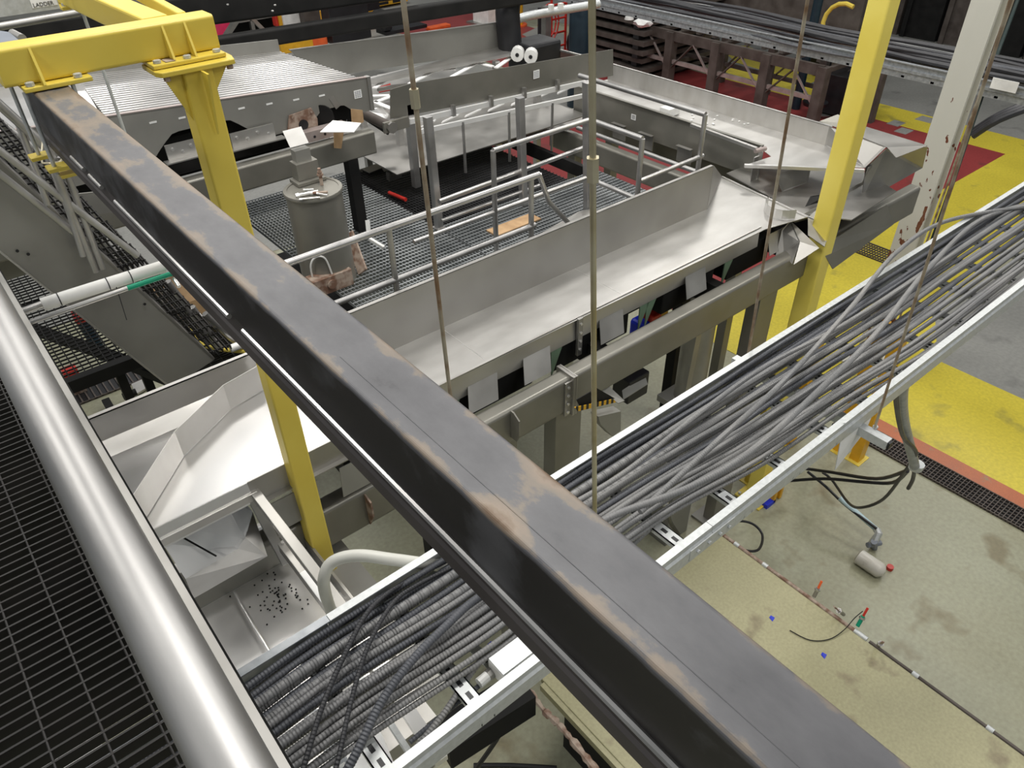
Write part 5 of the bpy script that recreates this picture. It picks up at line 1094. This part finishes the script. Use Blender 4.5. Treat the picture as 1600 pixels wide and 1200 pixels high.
# brown tank and panels along the top right
tk = thing('brown_tank', 'large brown-grey tank wall with lugs at the top right', 'tank', V(19.5, 12, 6.5))
p0 = PX(960, 5, 20.); p1 = PX(1320, 60, 20.)
G().box(20, 20.3, p1.y-.3, p0.y+2, 2.2, 5.0).out('wall', 'brown', tk)
G().box(19.7, 20, p1.y-.3, p0.y+2, 3.55, 3.7).box(19.7, 20, p1.y-.3, p0.y+2, 3.0, 3.12).out('ledge', 'brown', tk)
for k in range(7): y = p1.y+.3+k*1.0; G().box(19.75, 20, y, y+.18, 3.1, 3.55).out('lug', 'dark', tk); G().hexn((19.7, y+.09, EYE-3.45), .08, .25).out('lug_bolt', 'brown', tk)
for x, y in ((20, p1.y), (20, p0.y)): G().box(x, x+.3, y-.1, y+.2, 5.0, 6.5).out('leg', 'brown', tk)
wl = thing('ribbed_brown_panel', 'tall dark ribbed panels behind the yellow post at the top right', 'panel', V(27, 8, 6.5))
for k in range(11):
    y = 15.2-k*1.3; mt = 'brown' if k in (0, 1, 3, 9) else 'dark'
    G().box(27, 27.3, y-1.2, y, -3, 6.5).out('panel', mt, wl)
    G().box(26.9, 27.0, y-.2, y-.06, -3, 6.5).out('rib', 'brown' if k % 2 else 'dark', wl)
# rear walls of the hall
G().box(-12, 40, 46, 46.3, -5, 6.5).out('wall_back', 'floorgrey', kind='structure')
G().box(36, 36.3, -10, 46, -5, 6.5).out('wall_right', 'floorgrey', kind='structure')

# ================================================================== LOWER RIGHT: slab, pipe run, valves, things on the floor
sl = thing('raised_slab', 'large flat olive-green slab top in the lower right', 'slab', V(3.2, 1, 6.5))
G().box(2.10, 4.27, -1.6, 2.34, 5.3, 5.36).out('top', 'slab', sl, bev=.006)
G().box(2.30, 4.2, -1.6, 2.26, 5.36, 6.5).out('dark_side_wall', 'dark', sl)
G().box(2.06, 2.10, -1.6, 2.3, 5.31, 5.38).out('edge_strip', 'slab', sl)
pr2 = thing('edge_pipe', 'thin rusty pipe with pale joints along the right edge of the slab', 'pipe', V(4.3, 1, 5.36))
G().cyl(V(4.285, 2.33, 5.30), V(4.285, 1.02, 5.30), .017).out('pipe', 'rust', pr2, smooth=True); G().cyl(V(4.285, .9, 5.30), V(4.285, -1.5, 5.30), .013).out('pipe', 'brown', pr2, smooth=True)
G().cyl(V(4.285, 1.03, 5.30), V(4.285, .92, 5.30), .022).out('pale_joint', 'galv', pr2, smooth=True)
for y in (2.2, 1.9, .55, .0): G().cyl(V(4.285, y, 5.30), V(4.285, y-.05, 5.30), .022).out('joint', 'galv', pr2, smooth=True)
for i, (px_, py_, tx, ty, lab, hc) in enumerate(((1272, 932, 1284, 908, 'small ball valve with orange handle, uppermost on the slab edge pipe', 'orange'), (1318, 960, 1303, 948, 'small ball valve with a bent rusty lever in the middle of the slab edge pipe', 'rust'), (1340, 978, 1356, 950, 'green-bodied ball valve with a red handle on the slab edge pipe', 'redp'), (1373, 1008, 1380, 1003, 'small brass nub at the lower end of the valves', 'rust'))):
    a = P(px_, py_, 5.28); t = thing('ball_valve', lab, 'valve', a); b = P(tx, ty, 5.12)
    bd_ = G().cyl(a, a+(b-a)*.55, .016, 10).out('body', 'green' if i == 2 else 'steel_dull', t, smooth=True); G().tube([a+(b-a)*.4, a+(b-a)*.5], .024, 6).out('nut', 'steel', t)
    G().bar(a+(b-a)*.55, b, .018, .008).out('handle', hc, t)
t = thing('thin_wire', 'thin dark wire curling across the slab from the green valve', 'wire', P(1300, 990, 5.29)); G().tube([P(1348, 955, 5.2), P(1335, 966, 5.24), P(1318, 985, 5.28), P(1295, 999, 5.29), P(1265, 1000, 5.29), P(1234, 985, 5.29)], .004, 6, smooth=5).out('wire', 'dark', t, smooth=True)
for px_, py_, h, lab in ((1206, 966, 5.298, 'small blue scrap on the slab, the upper of two'), (1287, 1024, 5.298, 'small blue scrap on the slab, the lower of two'), (767, 1009, 6.49, 'blue scrap on the floor seen beside the junction box')):
    a = P(px_, py_, h); t = thing('blue_scrap', lab, 'scrap', a); s_ = .022 if h < 6 else .04
    G().sheet([a+Vector((-s_, -s_, 0)), a+Vector((s_, -s_*.6, .004)), a+Vector((s_*.8, s_, 0)), a+Vector((-s_*.5, s_*.8, .004))], .004, (0, 0, 1)).out('scrap', 'blue', t)
a = P(1135, 838, 5.29); t = thing('edge_hose', 'crusty grey-green hoses along the far edge of the slab', 'hose', a)
for k in range(3): G().tube([V(4.27-k*.02, 2.36+k*.02, 5.30), V(3.5, 2.38+k*.015, 5.31), V(2.9, 2.37, 5.3), V(2.2, 2.38+k*.02, 5.33)], .012, 6, smooth=3).out('hose', ('galv_dull', 'conduit2', 'green')[k], t, smooth=True)
t = thing('black_hose_loop', 'black hose loop hanging off the slab corner', 'hose', P(1190, 850, 5.3)); G().tube([P(1128, 828, 5.3), P(1150, 815, 5.35), P(1175, 818, 5.4), P(1191, 835, 5.45), P(1186, 858, 5.4), P(1165, 860, 5.35), P(1140, 845, 5.3)], .012, 7, smooth=5).out('hose', 'black', t, smooth=True)
t = thing('cable_loop', 'black cable loop hanging below the tray left of the slab', 'cable', P(1050, 810, 4)); G().tube([P(1042, 790, 3.5), P(1047, 815, 3.8), P(1060, 835, 4.0)], .014, 7, smooth=4).out('cable', 'black', t); G().tube([P(1036, 780, 3.45), P(1042, 792, 3.5)], .022, 8).out('connector', 'steel', t)
# dark pit contents under the beam at the bottom
t = thing('pit_frame', 'dark machinery edge with crusty cable seen below the tray at the bottom', 'machine', P(820, 1130, 5.6))
G().bar(P(690, 1165, 5.2), P(822, 1082, 5.2), .25, .25).out('beam', 'dark', t)
q_ = random.Random(4); G().tube([P(818, 1068, 5.2), P(850, 1110, 5.2), P(880, 1140, 5.2), P(940, 1215, 5.2)], .03, 7, smooth=14, rr=lambda i: q_.uniform(.014, .034)).out('crusty_hose', 'rust', t)
G().tube([P(800, 1090, 5.3), P(785, 1140, 5.9), P(745, 1200, 6.4)], .02, 7, smooth=4).out('hanging_hose', 'black', t, smooth=True); G().tube([P(740, 1196, 6.48), P(800, 1196, 6.48), P(870, 1200, 6.48)], .02, 7, smooth=3).out('floor_hose', 'black', t, smooth=True)

# yellow guard posts with sheet near the drain
for i, (px_, py_, lab) in enumerate(((1312, 702, 'yellow channel guard post left of the hanging white sheet'), (1338, 716, 'yellow channel guard post behind the hanging white sheet'), (1232, 690, 'slim yellow upright under the cable tray'), (1175, 750, 'yellow upright standing below the end of the tray bundle'))):
    a = P(px_, py_, 6.5); t = thing('guard_post', lab, 'post', a); G().prof((a.x, a.y, 0), (a.x, a.y, 1.9), [(-.07, -.06), (.07, -.06), (.07, .06), (.055, .06), (.055, -.045), (-.055, -.045), (-.055, .06), (-.07, .06)], (0, 1, 0)).out('channel', 'amber' if i < 3 else 'yellow', t)
    G().box(a.x-.12, a.x+.12, a.y-.1, a.y+.1, 6.49, 6.5).out('foot', 'yellow', t)
t = thing('yellow_jack', 'small yellow jack with blue base beside the yellow post foot', 'jack', P(1212, 780, 6.5)); a = P(1210, 778, 6.5)
g = G()
for dx in (-.10, .02): g.box(a.x+dx, a.x+dx+.05, a.y-.05, a.y+.10, 6.15, 6.5)
g.out('legs', 'amber', t, bev=.01); G().box(a.x-.14, a.x+.14, a.y-.03, a.y+.0, 6.2, 6.26).out('cross_pin', 'yellow', t); G().box(a.x-.22, a.x-.06, a.y-.05, a.y+.05, 6.44, 6.5).out('base', 'blue', t); G().bar(P(1188, 775, 6.0), P(1222, 752, 5.9), .05, .05).out('strut_end', 'galv', t)
t = thing('hanging_sheet', 'triangular white paper sheet hanging from the tray strut', 'sheet', P(1320, 690, 3)); G().sheet([PY(1318, 660, .93), PY(1362, 648, .93), PY(1352, 672, .93), PY(1304, 734, .93)], .003).out('sheet', 'paper', t)
# grey flexible drop at right, hanging from the tray
t = thing('drop_conduit', 'fat grey conduit dropping from the tray rail to the drain', 'conduit', P(1420, 730, 4)); G().tube([P(1450, 560, 2.15), P(1418, 585, 2.3), P(1408, 615, 2.6), P(1412, 660, 3.2), P(1425, 710, 3.8), P(1429, 728, 4.0)], .035, 12, smooth=6, rr=None).out('conduit', 'galv_dull', t, smooth=True); G().lathe(P(1430, 732, 4.05), [(.05, 0), (.055, .05)], 12).out('end_ring', 'galv', t)
t = thing('black_drop_cable', 'thin black cable falling beside the fat grey drop conduit', 'cable', P(1410, 650, 3)); G().tube([P(1408, 590, 2.2), P(1400, 620, 2.4), P(1410, 680, 3.2), P(1428, 700, 3.6), P(1430, 712, 3.8), P(1415, 735, 4.2), P(1380, 780, 5.0), P(1345, 793, 5.4), P(1325, 785, 5.8), P(1300, 750, 6.0), P(1285, 738, 6.0)], .014, 7, smooth=5).out('cable', 'black', t, smooth=True)
for i, (pts_, lab) in enumerate((([(1418, 735, 4.2), (1370, 748, 4.8), (1300, 738, 5.2), (1265, 733, 5.4), (1240, 730, 5.4)], 'black cable sagging from the conduit end toward the tray, the upper one'), ([(1418, 736, 4.2), (1395, 754, 4.8), (1350, 753, 5.0), (1290, 748, 5.3), (1235, 751, 5.6)], 'black cable sagging from the conduit end toward the tray, the lower one'), ([(1429, 735, 4.2), (1426, 750, 4.5), (1419, 763, 4.7)], 'short cut cable end hanging from the conduit end'), ([(1262, 737, 6.0), (1290, 760, 6.1), (1322, 790, 6.15), (1370, 826, 6.2)], 'black cable running along the pale blue floor pipe'))):
    t = thing('black_cable', lab, 'cable', P(*pts_[0])); G().tube([P(*q) for q in pts_], .016, 7, smooth=5).out('cable', 'black', t, smooth=True)
t = thing('floor_pipe', 'pale blue pipe with a dark valve end lying on the floor', 'pipe', P(1350, 820, 6.3)); G().cyl(P(1312, 778, 6.1), P(1370, 828, 6.25), .028).out('pipe', noisy('pale_blue_paint', (.42, .56, .60), (.52, .66, .70), 8), t, smooth=True)
G().tube([P(1370, 828, 6.25), P(1373, 834, 6.25), P(1368, 842, 6.3), P(1362, 850, 6.4)], .04, 8).out('elbow', 'galv', t, smooth=True); G().tube([P(1355, 852, 6.4), P(1376, 848, 6.4)], .03, 8).tube([P(1366, 846, 6.3), P(1366, 856, 6.5)], .035, 8).out('valve_body', 'slate', t, smooth=True)
a = P(1360, 884, 6.45); t = thing('floor_bottle', 'pale translucent plastic bottle lying on the olive floor with red cap beside it', 'bottle', a)
A_ = P(1340, 868, 6.42); B_ = P(1382, 896, 6.42); d = (B_-A_).normalized(); G().tube([A_, A_+d*.02, B_-d*.05, B_-d*.02, B_], .085, 14, rr=lambda i: (.05, .085, .085, .06, .03)[i]).out('body', noisy('translucent_plastic', (.58, .55, .48), (.68, .66, .60), 5, rough=(.25, .4)), t, smooth=True)
a = P(1391, 886, 6.47); t = thing('plastic_scrap', 'small red plastic cap beside the pale bottle', 'cap', a); G().lathe((a.x, a.y, 0), [(.035, 0), (.035, .04)], 12).out('cap', 'redp', t)
